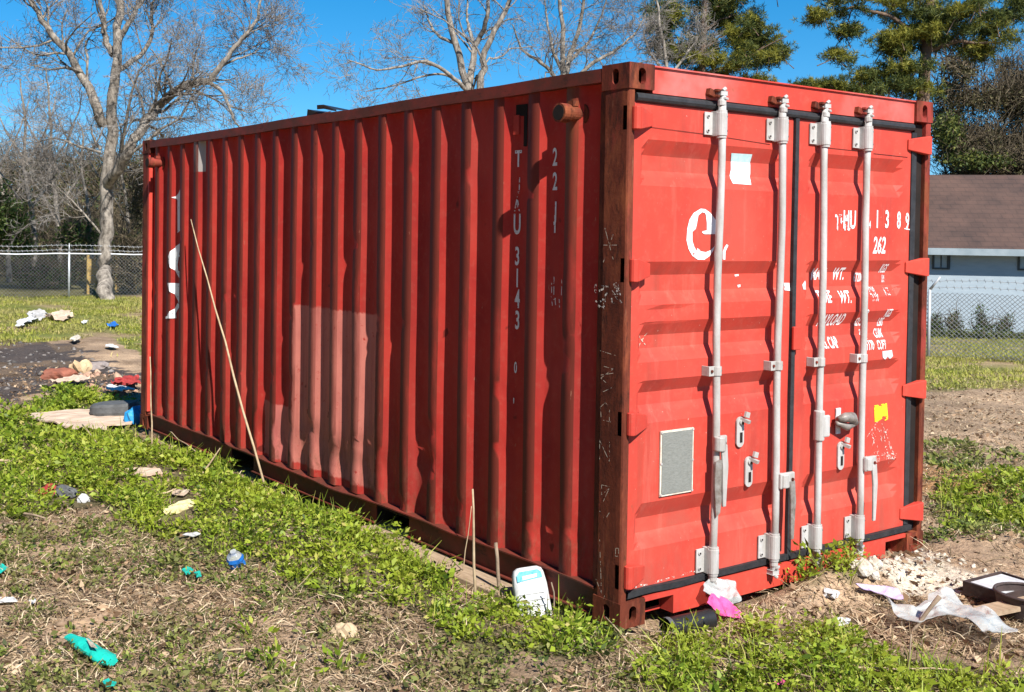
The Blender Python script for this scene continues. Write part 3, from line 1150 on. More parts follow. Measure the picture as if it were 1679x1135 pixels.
# handles: rods 1,2,4 hang down, rod 3 turned out to the keeper
for (i, z, dx, ln, mm) in ((0, 0.80, 0.012, 0.30, 'galv'), (1, 0.565, 0.075, 0.30, 'galv'), (3, 0.575, 0.060, 0.31, 'galv')):
    x = RX[i]
    dr = D1 if i < 2 else D2
    mb = MB()
    y = RY - 0.026
    mb.box(x - 0.004, x + dx + 0.034, y - 0.010, y + 0.010, z - 0.035, z + 0.045)
    mb.tube([(x + dx * 0.4, y + 0.004, z - 0.03), (x + dx * 0.4, y + 0.004, z + 0.04)], 0.030, 12)
    mb.build('handle_hub', M['galv'], dr, bevel=0.006)
    mb = MB()
    x2 = x + dx + 0.010
    pts = [(x2, y - 0.008, z), (x2 + 0.004, y - 0.014, z - ln * 0.35), (x2 + 0.002, y - 0.014, z - ln * 0.7), (x2 + 0.006, y - 0.010, z - ln)]
    vs, fs = [], []
    for k, (px_, py_, pz_) in enumerate(pts):
        w = (0.021, 0.020, 0.015, 0.011)[k]
        for (a, b_) in ((-w, -0.006), (w, -0.006), (w, 0.006), (-w, 0.006)):
            vs.append((px_ + a, py_ + b_, pz_))
        if k:
            for q in range(4):
                fs.append((4 * k - 4 + q, 4 * k - 4 + (q + 1) % 4, 4 * k + (q + 1) % 4, 4 * k + q))
    fs += [(0, 3, 2, 1), (12, 13, 14, 15)]
    mb.add(vs, fs).build('rod_handle', M['galv'] if i != 1 else M['galv_dark'], dr, bevel=0.003)
    mb = MB()
    mb.tube([(x + dx + 0.012, y - 0.010, z + 0.008), (x + dx + 0.012, y - 0.016, z + 0.008)], 0.009, 10)
    mb.build('handle_bolt', M['rust'], dr)
# extra dark swinging catch on the first rod
mb = MB()
x = RX[0]
mb.add([(x - 0.028, RY - 0.03, 0.72), (x + 0.008, RY - 0.04, 0.73), (x + 0.02, RY - 0.04, 0.62), (x + 0.01, RY - 0.03, 0.47), (x - 0.012, RY - 0.025, 0.45), (x - 0.026, RY - 0.025, 0.6),
        (x - 0.028, RY - 0.02, 0.72), (x + 0.008, RY - 0.028, 0.73), (x + 0.02, RY - 0.028, 0.62), (x + 0.01, RY - 0.02, 0.47), (x - 0.012, RY - 0.018, 0.45), (x - 0.026, RY - 0.018, 0.6)],
       [(0, 1, 2, 3, 4, 5), (11, 10, 9, 8, 7, 6)] + [(k, (k + 1) % 6, 6 + (k + 1) % 6, 6 + k) for k in range(6)])
mb.build('handle_catch', M['galv_dark'], D1)

# handle retainer plates on the doors (white ovals with dark slots)
for (u, v, dr) in ((1211, 708, D1), (1225, 773, D1), (1376, 747, D2)):
    c = on_door(u, v)
    mb = MB()
    vs, K = [], 20
    for yy in (DY - 0.004, DY - 0.012):
        for k in range(K):
            th = 2 * math.pi * k / K
            vs.append((c.x + 0.028 * math.cos(th), yy, c.z + 0.028 * math.sin(th) + (0.048 if math.sin(th) > 0 else -0.048)))
    mb.add(vs, [tuple(range(K, 2 * K))] + [(k, (k + 1) % K, K + (k + 1) % K, K + k) for k in range(K)])
    mb.obox((c.x + 0.012, DY - 0.030, c.z + 0.060), 0.022, 0.05, 0.016, (0.3, 0, 0.2))
    mb.obox((c.x + 0.020, DY - 0.034, c.z + 0.088), 0.030, 0.012, 0.028, (0, 0.3, 0))
    mb.tube([(c.x, DY - 0.012, c.z + 0.05), (c.x, DY - 0.02, c.z + 0.05)], 0.012, 8)
    mb.build('catch_plate', M['galv'], dr)
    mb = MB()
    mb.box(c.x - 0.004, c.x + 0.014, DY - 0.0145, DY - 0.0125, c.z - 0.052, c.z - 0.002)
    mb.tube([(c.x + 0.004, DY - 0.0205, c.z + 0.045), (c.x + 0.004, DY - 0.024, c.z + 0.045)], 0.008, 8)
    mb.build('catch_slot', M['dark'], dr)
# twisted catch and handle on the third rod
mb = MB()
c = on_door(1372, 690)
mb.box(c.x - 0.02, c.x + 0.02, DY - 0.012, DY - 0.003, c.z - 0.07, c.z + 0.07)
mb.obox((c.x, DY - 0.035, c.z + 0.02), 0.10, 0.04, 0.02, (0, 0.1, 0.2))
mb.build('catch_plate', M['white'], D2, bevel=0.003)
mb = MB()
mb.tube([(c.x - 0.06, DY - 0.05, c.z + 0.02), (c.x - 0.01, DY - 0.06, c.z + 0.028), (c.x + 0.05, DY - 0.055, c.z + 0.022), (c.x + 0.10, DY - 0.045, c.z - 0.015)], [0.016, 0.026, 0.030, 0.018], 10)
mb.tube([(c.x - 0.07, DY - 0.045, c.z + 0.0), (c.x + 0.02, DY - 0.05, c.z - 0.028), (c.x + 0.09, DY - 0.045, c.z - 0.02)], [0.012, 0.02, 0.012], 8)
mb.build('rod_handle', M['galv_dark'], D2, smooth=True)
mb = MB()
x = RX[2]
mb.tube([(x, RY, 0.74), (x, RY, 0.90)], 0.028, 12)
mb.box(x, x + 0.055, RY - 0.03, RY - 0.012, 0.76, 0.875)
mb.build('handle_hub', M['galv'], D2, bevel=0.008)
# centre clip across the gasket
mb = MB()
mb.box(1.205, 1.262, -0.012, 0.003, 1.225, 1.345)
mb.build('centre_clip', M['red'], D2, bevel=0.004)

# data plate
a, b_ = on_door(1081, 707), on_door(1133, 805)
mb = MB()
mb.box(a.x, b_.x, DY - 0.010, DY - 0.004, b_.z, a.z)
rim = mb.build('data_plate', M['plate_rim'], D1)
mb = MB()
mb.box(a.x + .009, b_.x - .009, DY - 0.013, DY - 0.0105, b_.z + .009, a.z - .009)
mb.build('plate_face', M['plate'], D1)
for sx_ in (a.x + .006, b_.x - .006):
    for sz_ in (a.z - .008, (a.z + b_.z) / 2, b_.z + .008):
        MB().tube([(sx_, DY - .0105, sz_), (sx_, DY - .014, sz_)], 0.006, 8).build('plate_rivet', M['galv'], rim)


# ---------------------------------------------------------------- decals laid on the real sheet
def decal(name, V2, F2, where, m, parent, lift=0.0025):
    bm = bmesh.new()
    bv = [bm.verts.new((p[0], p[1], 0)) for p in V2]
    for f in F2:
        try:
            bm.faces.new([bv[i] for i in f])
        except ValueError:
            pass
    xs = [p[0] for p in V2]
    zs = [p[1] for p in V2]
    cx = SBREAK if where == 'side' else [q for d in DB for q in (d[2], d[2] + SLOPE, d[3] - SLOPE, d[3])]
    cz = [] if where == 'side' else DZB
    for q in cx:
        if min(xs) < q < max(xs):
            bmesh.ops.bisect_plane(bm, geom=bm.verts[:] + bm.edges[:] + bm.faces[:], plane_co=(q, 0, 0), plane_no=(1, 0, 0))
    extra = list(np.arange(0.05, 2.55, 0.06)) if where == 'side' else []
    for q in list(cz) + extra:
        if min(zs) < q < max(zs):
            bmesh.ops.bisect_plane(bm, geom=bm.verts[:] + bm.edges[:] + bm.faces[:], plane_co=(0, q, 0), plane_no=(0, 1, 0))
    for v in bm.verts:
        a_, z_ = v.co.x, v.co.y
        if where == 'side':
            v.co = (prof(a_) + float(vnoise(a_ * 2, z_ * 1.5, 4) - 0.5) * 0.0045 - lift - 0.001, a_, z_)
        elif where == 'door':
            v.co = (a_, dsurf(a_, z_) - lift, z_)
        else:
            v.co = (where - lift, a_, z_)
    me = bpy.data.meshes.new(name)
    bm.to_mesh(me)
    bm.free()
    return link_mesh(name, me, m, parent)


def text2d(s, h, xs=1.0):
    c = bpy.data.curves.new('txt', 'FONT')
    c.body = s
    c.resolution_u = 3
    c.offset = 0.022
    o = bpy.data.objects.new('txt', c)
    COL.objects.link(o)
    dg = bpy.context.evaluated_depsgraph_get()
    me = o.evaluated_get(dg).to_mesh()
    V = [(v.co.x, v.co.y) for v in me.vertices]
    F = [tuple(p.vertices) for p in me.polygons]
    o.evaluated_get(dg).to_mesh_clear()
    bpy.data.objects.remove(o)
    bpy.data.curves.remove(c)
    V = np.array(V)
    k = h / 0.72
    return V * np.array([k * xs, k]), F


def door_text(s, u, v, h, xs, m, parent, shear=0.0, bold=0.0):
    """text with its lower left corner at photo point u,v"""
    V, F = text2d(s, h, xs)
    p = on_door(u, v)
    V2 = [(p.x + a + shear * b2, p.z + b2) for a, b2 in V]
    return decal('lettering', V2, F, 'door', m, parent)


def side_text(s, u, v, h, xs, m):
    """one character centred across at photo point (u, top v)"""
    V, F = text2d(s, h, xs)
    p = on_side(u, v, 0.046)
    cx = (V[:, 0].min() + V[:, 0].max()) / 2
    V2 = [(p.y - (a - cx), p.z - h + b2) for a, b2 in V]
    F = [tuple(reversed(f)) for f in F]
    return decal('lettering', V2, F, 'side', m, SIDE)


def px_decal(name, polys, where, m, parent, lift=0.0025):
    V2, F2 = [], []
    for P in polys:
        n0 = len(V2)
        for (u, v) in P:
            if where == 'door':
                q = on_door(u, v)
                V2.append((q.x, q.z))
            else:
                q = on_side(u, v, 0.03 if where == 'side' else where)
                V2.append((q.y, q.z))
        F2.append(tuple(range(n0, len(V2))))
    return decal(name, V2, F2, where, m, parent, lift)


def strokes(lines, w):
    """px polylines -> thin quads in px"""
    out = []
    for L in lines:
        for (a, b2) in zip(L[:-1], L[1:]):
            d = Vector((b2[0] - a[0], b2[1] - a[1]))
            if d.length < 1e-6:
                continue
            n = Vector((-d.y, d.x)).normalized() * w / 2
            e = d.normalized() * w * 0.3
            out.append([(a[0] + n.x - e.x, a[1] + n.y - e.y), (b2[0] + n.x + e.x, b2[1] + n.y + e.y), (b2[0] - n.x + e.x, b2[1] - n.y + e.y), (a[0] - n.x - e.x, a[1] - n.y - e.y)])
    return out


# big white e on the door
def ecrop(P):
    return [(1090 + a * 0.12336, 310 + b2 * 0.12336) for a, b2 in P]


px_decal('logo_letter', [
    ecrop([(530, 268), (470, 262), (380, 318), (325, 400), (295, 520), (282, 680), (310, 800), (360, 890), (385, 770), (360, 690), (360, 570), (405, 530), (420, 460), (440, 350), (490, 308), (530, 320)]),
    ecrop([(360, 890), (430, 938), (520, 940), (590, 890), (640, 815), (655, 760), (600, 815), (540, 840), (480, 830), (425, 785), (420, 830), (385, 770)]),
    ecrop([(530, 268), (600, 320), (660, 400), (725, 500), (740, 600), (520, 600), (490, 580), (495, 562), (552, 550), (552, 450), (540, 350), (530, 320)]),
    ecrop([(790, 770), (815, 735), (838, 750), (800, 830), (797, 940), (765, 935), (765, 830)])],
    'door', M['white_logo'], D1)
# number rows on the right door
door_text("THU", 1368, 377, 0.085, 0.62, M['white_faint'], D2)
door_text("HU", 1381, 374, 0.098, 0.60, M['white_letter'], D2)
door_text("1", 1434, 373, 0.098, 0.6, M['white_letter'], D2)
door_text("4", 1424, 374, 0.04, 0.6, M['white_letter'], D2)
door_text("3", 1450, 373, 0.098, 0.62, M['white_letter'], D2)
door_text("8", 1470, 374, 0.095, 0.58, M['white_letter'], D2)
door_text("9", 1484, 376, 0.095, 0.58, M['white_letter'], D2)
px_decal('lettering', strokes([[(1483, 375), (1494, 377)]], 1.6), 'door', M['white_letter'], D2)
door_text("262", 1430, 415, 0.092, 0.62, M['white_letter'], D2, 0.12)
S = M['white_letter']
door_text("MAX", 1338, 459, 0.062, 0.62, S, D2, 0.15)
door_text("WT.", 1372, 459, 0.066, 0.62, S, D2, 0.25)
door_text("TARE", 1340, 497, 0.066, 0.56, S, D2, 0.1)
door_text("WT.", 1376, 497, 0.066, 0.62, S, D2, 0.1)
door_text("PAYLOAD", 1346, 535, 0.062, 0.56, S, D2, 0.25)
door_text("CU. CAP", 1346, 572, 0.058, 0.52, S, D2, 0.0)
door_text("5", 1423, 445, 0.045, 0.6, S, D2)
door_text("KGS", 1449, 447, 0.048, 0.5, S, D2, 0.15)
door_text("67200", 1408, 462, 0.048, 0.5, S, D2)
door_text("LBS", 1454, 463, 0.045, 0.3, M['white_faint'], D2)
door_text("2300", 1428, 483, 0.042, 0.5, M['white_faint'], D2)
door_text("KGS", 1453, 484, 0.042, 0.45, M['white_faint'], D2)
door_text("5070", 1430, 494, 0.042, 0.5, M['white_faint'], D2)
door_text("28", 1418, 520, 0.042, 0.6, S, D2)
door_text("KGS", 1453, 520, 0.045, 0.5, S, D2, 0.15)
door_text("62130", 1408, 535, 0.046, 0.52, S, D2, 0.1)
door_text("LBS", 1446, 535, 0.046, 0.55, S, D2, 0.15)
door_text("33.2", 1416, 556, 0.052, 0.5, S, D2)
door_text("CUM", 1440, 554, 0.050, 0.5, S, D2)
door_text("1170", 1420, 574, 0.052, 0.5, S, D2)
door_text("CUFT", 1438, 573, 0.050, 0.5, S, D2)
px_decal('sticker_scrap', [[(1446, 576), (1462, 574), (1464, 584), (1459, 589), (1455, 585), (1451, 590), (1447, 586)]], 'door', M['white'], D2)
px_decal('sticker_scrap', [[(1315, 467), (1320, 460), (1325, 475), (1317, 475)]], 'door', M['white'], D2)
px_decal('sticker_scrap', [[(1285, 464), (1294, 464), (1295, 477), (1286, 476)]], 'door', M['white_letter'], D1)
px_decal('sticker_scrap', [[(1213, 451), (1220, 450), (1220, 453), (1214, 454)], [(1218, 468), (1223, 467), (1223, 471), (1219, 472)]], 'door', M['white_letter'], D1)
# paper sticker, teal band at its top
px_decal('paper_sticker', [[(1203, 251), (1237, 253), (1239, 270), (1207, 264)]], 'door', simple('faded_teal_print', (0.45, 0.72, 0.74), (0.62, 0.78, 0.80), 40, 0.7), D1)
px_decal('paper_sticker', [[(1207, 264.2), (1239, 270.2), (1239, 285), (1235, 303), (1205, 301), (1204, 292), (1207, 278)]], 'door', simple('white_sticker', (0.85, 0.86, 0.87), (0.72, 0.78, 0.80), 15, 0.7), D1)
px_decal('yellow_sticker', [[(1433, 665), (1454, 661), (1456, 687), (1451, 690), (1446, 686), (1440, 691), (1434, 692)]], 'door', M['yellow'], D2)
# scrape marks under the yellow sticker
rr = random.Random(4)
L = [[(1438, 692), (1420, 718)], [(1445, 692), (1464, 742)], [(1448, 693), (1450, 720), (1455, 745)], [(1420, 748), (1468, 745)], [(1432, 760), (1468, 747)]]
for k in range(26):
    a_ = (rr.uniform(1428, 1460), rr.uniform(695, 752))
    L.append([a_, (a_[0] + rr.uniform(-4, 4), a_[1] + rr.uniform(3, 11))])
for k in range(22):
    a_ = (rr.uniform(1425, 1462), rr.uniform(742, 758))
    L.append([a_, (a_[0] + rr.uniform(3, 9), a_[1] + rr.uniform(-3, 1))])
px_decal('scrape_marks', strokes(L, 0.9), 'door', M['smear'], D2)
px_decal('scrape_marks', strokes([[(1053, 549), (1069, 570)], [(1068, 547), (1054, 571)]], 1.3), 'door', M['scratch'], D1)
# dried cream sealant line at the foot of the left door
LS = [[(1035 + k * 9, 965 - k * 2.5 + rr.uniform(-1.2, 1.2)), (1043 + k * 9, 962.5 - k * 2.5 + rr.uniform(-1.2, 1.2))] for k in range(12) if k % 5 != 3]
for q_ in LS:
    px_decal('sealant_line', strokes([q_], 2.6), 'door', M['smear'], D1)
# seams of the door sheets
px_decal('sheet_seam', strokes([[(1052, 207), (1162, 221)], [(1192, 226), (1262, 237)]], 0.8), 'door', M['dark'], D1)
px_decal('sheet_seam', strokes([[(1340, 241), (1408, 248)], [(1432, 252), (1488, 258)]], 0.8), 'door', M['dark'], D2)

# side lettering
wl = M['white_letter']
side_text("T", 851, 246, 0.085, 0.75, wl)
side_text("J", 852, 288, 0.07, 0.55, M['white_faint'])
side_text("A", 849, 322, 0.075, 0.6, M['white_faint'])
side_text("U", 849, 350, 0.105, 0.60, wl)
for (cc, v) in (("3", 404), ("1", 440), ("4", 474), ("3", 509)):
    side_text(cc, 849, v, 0.095, 0.62, wl)
side_text("0", 846, 593, 0.058, 0.62, wl)
side_text("'", 843, 653, 0.07, 0.6, wl)
for (cc, v) in (("2", 242), ("2", 282), ("J", 330), ("1", 352)):
    side_text(cc, 911, v, 0.088, 0.58, wl)
px_decal('lettering', strokes([[(905.5, 453), (905, 483)], [(901.5, 464), (901.5, 480)], [(918, 458), (917.5, 484)], [(901, 487), (903, 502)], [(903, 492), (908, 490)], [(907, 489), (908, 500)], [(914, 491), (914.5, 504)]], 1.2), 'side', M['white_faint'], SIDE)
# old black patch and red tag by the top rail
px_decal('old_label', [[(843, 172), (862, 170), (861, 240), (855, 240), (856, 190), (843, 190)]], 'side', M['dark'], SIDE)
# logo letters far along the side
px_decal('logo_letter', [[(296, 304), (296, 376), (289, 382), (289, 328), (284, 324), (290, 318)]], 'side', M['white_logo'], SIDE, 0.004)
px_decal('logo_letter', [[(296, 397), (286, 404), (280, 420), (281, 432), (289, 434), (292, 413), (296, 410)], [(281, 432), (283, 440), (291, 455), (296, 462), (296, 448), (290, 444), (289, 434)], [(290, 418), (296, 418), (296, 421), (290, 421)]], 'side', M['white_logo'], SIDE, 0.004)
px_decal('logo_letter', [[(279, 464), (296, 465), (295, 470), (293, 472), (296, 490), (296, 503), (289, 492), (281, 476)], [(289, 497), (293, 501), (286, 514), (287, 522), (279, 522), (279, 516)], [(293, 500), (296, 498), (296, 525), (294, 524)], [(274, 520), (279, 518), (279, 522), (274, 523)]], 'side', M['white_logo'], SIDE, 0.004)
# scratched letters on the near corner post
sc = [[(992, 372), (1006, 425)], [(1006, 385), (990, 430)], [(989, 402), (1012, 402)],
      [(985, 575), (1010, 583)], [(988, 600), (1006, 605), (986, 620), (1004, 636), (986, 644)], [(986, 615), (1006, 612)],
      [(987, 690), (985, 668), (993, 660), (1000, 668), (1000, 690)], [(985, 688), (1002, 692)],
      [(984, 755), (984, 722), (1000, 757), (1000, 725)],
      [(987, 795), (987, 812), (1000, 800), (990, 822)], [(987, 795), (1000, 798)], [(984, 838), (993, 852), (1000, 840)],
      [(984, 885), (987, 975)], [(978, 950), (987, 972)], [(996, 970), (988, 985)],
      [(1010, 899), (1015, 899), (1015, 912), (1010, 912), (1010, 899)]]
for q_ in sc:
    px_decal('scratched_letter', strokes([q_], 0.9), 0.001, M['scratch'], BOX, 0.003)
L = [[(977, 466), (977, 480)], [(981, 478), (990, 474)], [(1008, 466), (1014, 482)], [(1012, 464), (1018, 484)], [(976, 490), (980, 497)], [(995, 480), (990, 506)], [(1003, 490), (1006, 497)], [(1012, 488), (1019, 496)], [(985, 494), (995, 488)], [(980, 500), (986, 504)], [(988, 470), (998, 470)], [(1004, 478), (1014, 490)]]
for q_ in L:
    px_decal('paint_smear', strokes([q_], 3.2), 0.001, M['smear'], BOX, 0.003)


# vents: short capped pipes through a round flange
def vent(yc, zc):
    mb = MB()
    x = 0.046
    mb.tube([(x, yc, zc), (x - 0.012, yc, zc)], 0.062, 20)
    mb.build('vent_flange', M['rust'], SIDE)
    mb = MB()
    mb.tube([(x, yc, zc), (-0.04, yc, zc), (-0.0401, yc, zc), (-0.094, yc, zc)], [0.036, 0.036, 0.046, 0.046], 20)
    mb.box(-0.02, x, yc - 0.02, yc + 0.02, zc + 0.036, zc + 0.062)
    o = mb.build('vent_pipe', M['rust'], BOX)
    mb = MB()
    mb.tube([(-0.0945, yc, zc), (-0.0965, yc, zc)], 0.037, 18)  # black disc on the closed end imitates the dark hollow of the pipe
    mb.build('vent_hole_shade', M['dark'], o)
    return o


v1 = on_side(930, 186, -0.04)
vent(v1.y, v1.z)
v2 = on_side(251, 267, -0.04)
vent(v2.y, v2.z)
# small tie ring and tag by the number
mb = MB()
q = on_side(847, 205, 0.04)
mb.box(0.036, 0.044, q.y - 0.022, q.y + 0.022, q.z - 0.05, q.z + 0.05)
mb.build('tag_plate', M['red'], SIDE)

#__PART2__
# ------------------------------------------------------------------ FENCES
def wires(segs, r, n=3):
    """many straight wires: segs (k,2,3) -> vertex and face arrays"""
    S = np.asarray(segs, float)
    d = S[:, 1] - S[:, 0]
    d /= np.linalg.norm(d, axis=1)[:, None] + 1e-12
    up = np.where(np.abs(d[:, 2:3]) > 0.9, np.array([[1.0, 0, 0]]), np.array([[0, 0, 1.0]]))
    a = np.cross(d, up)
    a /= np.linalg.norm(a, axis=1)[:, None] + 1e-12
    b_ = np.cross(d, a)
    V = np.empty((len(S), 2, n, 3))
    rr_ = np.broadcast_to(np.asarray(r, float), (len(S), 2)) if np.ndim(r) else np.full((len(S), 2), r)
    for k in range(n):
        th = 2 * math.pi * k / n
        o = a * math.cos(th) + b_ * math.sin(th)
        for e in (0, 1):
            V[:, e, k] = S[:, e] + o * rr_[:, e][:, None]
    base = (np.arange(len(S)) * 2 * n)[:, None]
    F = []
    for k in range(n):
        q = (k + 1) % n
        F.append(np.stack([base[:, 0] + k, base[:, 0] + q, base[:, 0] + n + q, base[:, 0] + n + k], -1))
    return V.reshape(-1, 3), np.concatenate(F)


def chain_fence(A, B, h, cell, wire, posts, label, arm=0.0, rail=True, barbs=2):
    A, B = Vector((A.x, A.y, 0)), Vector((B.x, B.y, 0))
    Ld = (B - A).length
    e = (B - A).normalized()

    def P(s, z):
        q = A + e * s
        return (q.x, q.y, float(gz(q.x, q.y)) + z)
    root = empty('chain_link_fence', P(0, 0), label, 'fence')
    org = P(0, 0)
    seg = []
    k = -h
    while k < Ld:
        for sg in (1, -1):
            s0, z0, s1, z1 = (k, 0.04, k + h, h) if sg > 0 else (k, h, k + h, 0.04)
            if s0 < 0:
                t_ = -s0 / (s1 - s0)
                z0 += (z1 - z0) * t_
                s0 = 0
            if s1 > Ld:
                t_ = (Ld - s0) / (s1 - s0)
                z1 = z0 + (z1 - z0) * t_
                s1 = Ld
            seg.append((P(s0, z0), P(s1, z1)))
        k += cell
    V, F = wires(seg, wire)
    np_mesh('mesh_netting', V, F, M['netting'], root, org)
    for s in posts:
        mb = MB()
        mb.tube([P(s, -0.1), P(s, h + 0.06)], 0.03, 10)
        if arm:
            a0 = Vector(P(s, h + 0.05))
            a1 = a0 + e * 0.18 + Vector((0, 0, 0.26)) + Vector((e.y, -e.x, 0)) * arm
            mb.tube([a0, a1], [0.028, 0.02], 8)
        else:
            mb.tube([P(s, h + 0.05), P(s, h + 0.30)], [0.03, 0.012], 8)
        mb.build('fence_post', M['fence'], root, org, smooth=True)
    if rail:
        mb = MB()
        mb.tube([P(s, h) for s in np.linspace(0, Ld, 24)], 0.024, 8)
        mb.build('fence_rail', M['fence'], root, org, smooth=True)
    for j in range(barbs):
        seg = []
        zz = h + 0.10 + 0.13 * j
        ss = np.linspace(0, Ld, 60)
        for a_, b_ in zip(ss[:-1], ss[1:]):
            seg.append((P(a_, zz + 0.01 * math.sin(a_ * 2)), P(b_, zz + 0.01 * math.sin(b_ * 2))))
        for s in np.arange(0.05, Ld, 0.13):
            q = Vector(P(s, zz + 0.01 * math.sin(s * 2)))
            seg.append((tuple(q + Vector((0.02, 0, -0.035))), tuple(q + Vector((-0.02, 0, 0.035)))))
        V, F = wires(seg, 0.006)
        np_mesh('barbed_wire', V, F, M['fence'], root, org)
    return root


fa, fb = gp(-330, 490), gp(430, 486)
L_ = math.hypot(fb.x - fa.x, fb.y - fa.y)
p113 = gp(113, 488)
s113 = math.hypot(p113.x - fa.x, p113.y - fa.y)
chain_fence(fa, fb, 1.22, 0.10, 0.0034, [s113 - 6.2, s113 - 3.1, s113, s113 + 3.1], 'silver chain-link fence with top rail in front of the bare trees left of the container')
fr0, fr1 = at(1522, 580, 21.6), at(1850, 600, 20.2)
eR = Vector((fr1.x - fr0.x, fr1.y - fr0.y, 0)).normalized()
frs = Vector((fr0.x, fr0.y, 0)) - eR * 3.0
chain_fence(frs, fr1, 1.28, 0.085, 0.0055, [0.0, 3.0, 6.0], 'silver chain-link fence with angled barbed-wire arm in front of the blue-grey house', arm=0.05, rail=False, barbs=2)

# ------------------------------------------------------------------ HOUSE
hA, hB = at(1390, 541, 33.0), at(1990, 552, 31.0)
gl = float(gz(at(1600, 543, 32).x, at(1600, 543, 32).y)) - 0.1
hA = Vector((hA.x, hA.y, gl))
hB = Vector((hB.x, hB.y, gl))
he = (hB - hA).normalized()
hn = Vector((-he.y, he.x, 0))
if hn.dot(hA - CAM_P) < 0:
    hn = -hn
hl = (hB - hA).length
HOUSE = empty('house', hA, 'low pale blue-grey house with a brown shingle roof behind the chain-link fence', 'house')
hrot = Matrix((he, hn, Vector((0, 0, 1)))).transposed()


def hp(s, d, z):
    return hA + he * s + hn * d + Vector((0, 0, z))


def hbox(mb, s0, s1, d0, d1, z0, z1):
    vs = [hp(s, d, z) for z in (z0, z1) for (s, d) in ((s0, d0), (s1, d0), (s1, d1), (s0, d1))]
    mb.add(vs, [(0, 3, 2, 1), (4, 5, 6, 7), (0, 1, 5, 4), (1, 2, 6, 5), (2, 3, 7, 6), (3, 0, 4, 7)])


M['wall'] = simple('blue_grey_wall', (0.33, 0.39, 0.44), (0.28, 0.34, 0.39), 3, 0.8, 0, 0.1, 0.2, (1, 1, 6))
M['fascia'] = simple('pale_fascia', (0.26, 0.31, 0.34), (0.20, 0.25, 0.28), 3, 0.7)
mt_, t, b = new_mat('brown_shingles')
tc = t.nodes.new("ShaderNodeTexCoord")
br = t.nodes.new("ShaderNodeTexBrick")
br.inputs['Scale'].default_value = 1.0
br.inputs['Brick Width'].default_value = 0.32
br.inputs['Row Height'].default_value = 0.14
br.inputs['Mortar Size'].default_value = 0.012
br.inputs['Color1'].default_value = (0.080, 0.042, 0.032, 1)
br.inputs['Color2'].default_value = (0.070, 0.040, 0.032, 1)
br.inputs['Mortar'].default_value = (0.03, 0.018, 0.015, 1)
mp = t.nodes.new("ShaderNodeMapping")
mp.inputs['Rotation'].default_value = (math.pi / 2, 0, 0)
cx_ = t.nodes.new("ShaderNodeCombineXYZ")
vd = t.nodes.new("ShaderNodeVectorMath")
vd.operation = 'DOT_PRODUCT'
vd.inputs[1].default_value = he
sz_ = t.nodes.new("ShaderNodeSeparateXYZ")
t.links.new(tc.outputs['Object'], vd.inputs[0])
t.links.new(tc.outputs['Object'], sz_.inputs[0])
t.links.new(vd.outputs['Value'], cx_.inputs[0])
t.links.new(sz_.outputs[2], cx_.inputs[1])
t.links.new(cx_.outputs[0], br.inputs['Vector'])
c = mix(t, 0.6, br.outputs[0], ramp(t, noise(t, 1.2, 5, 0.7), [(0.3, (0.030, 0.020, 0.018)), (0.7, (0.115, 0.064, 0.048))]).outputs[0])
t.links.new(c, b.inputs['Base Color'])
b.inputs['Roughness'].default_value = 0.9
M['roof'] = mt_
mb = MB()
hbox(mb, 0, hl, 0, 7.0, 0, 2.58)
mb.build('wall', M['wall'], HOUSE, hA)
mb = MB()
r0 = 2.60
vs = [hp(-0.4, -0.45, r0), hp(hl + .4, -0.45, r0), hp(hl + .4, 3.6, r0 + 2.32), hp(-0.4, 3.6, r0 + 2.32), hp(-0.4, 7.5, r0), hp(hl + .4, 7.5, r0)]
vs2 = [v - Vector((0, 0, 0.09)) for v in vs]
mb.add(vs + vs2, [(0, 1, 2, 3), (3, 2, 5, 4), (7, 6, 9, 8), (8, 9, 10, 11), (0, 6, 7, 1), (4, 5, 11, 10), (0, 3, 9, 6), (3, 4, 10, 9), (1, 7, 8, 2), (2, 8, 11, 5)])
roof = mb.build('roof', M['roof'], HOUSE, hA)
mb = MB()
hbox(mb, -0.4, hl + .4, -0.50, -0.455, r0 - 0.20, r0 - 0.005)
hbox(mb, -0.35, hl + .35, -0.45, -0.003, r0 - 0.14, r0 - 0.11)
mb.build('fascia', M['fascia'], HOUSE, hA)


def hpx(u, v):
    """photo point onto the house front: (s, z)"""
    r = ray(u, v)
    t_ = (hA - CAM_P).dot(hn) / r.dot(hn)
    q = CAM_P + r * t_ - hA
    return q.dot(he), q.z


for (u0, v0, u1, v1) in ((1529, 412, 1557, 442), (1669, 414, 1702, 444)):
    s0, z1 = hpx(u0, v0)
    s1, z0 = hpx(u1, v1)
    mb = MB()
    w = 0.05
    hbox(mb, s0, s1, -0.045, -0.002, z0, z0 + w)
    hbox(mb, s0, s1, -0.045, -0.002, z1 - w, z1)
    hbox(mb, s0, s0 + w, -0.045, -0.002, z0 + w, z1 - w)
    hbox(mb, s1 - w * 1.4, s1, -0.06, -0.002, z0 + w, z1 - w)
    hbox(mb, (s0 + s1) / 2 - .012, (s0 + s1) / 2 + .012, -0.035, -0.002, z0 + w, z1 - w)
    wf = mb.build('window', simple('dark_window_frame', (0.06, 0.07, 0.075)), HOUSE, hA)
    mb = MB()
    hbox(mb, s0 + w, s1 - w * 1.4, -0.012, -0.004, z0 + w, z1 - w)
    mb.build('pane', simple('curtained_pane', (0.22, 0.29, 0.33), None, 3, 0.25, 0, 0, 0.6), wf, hA)


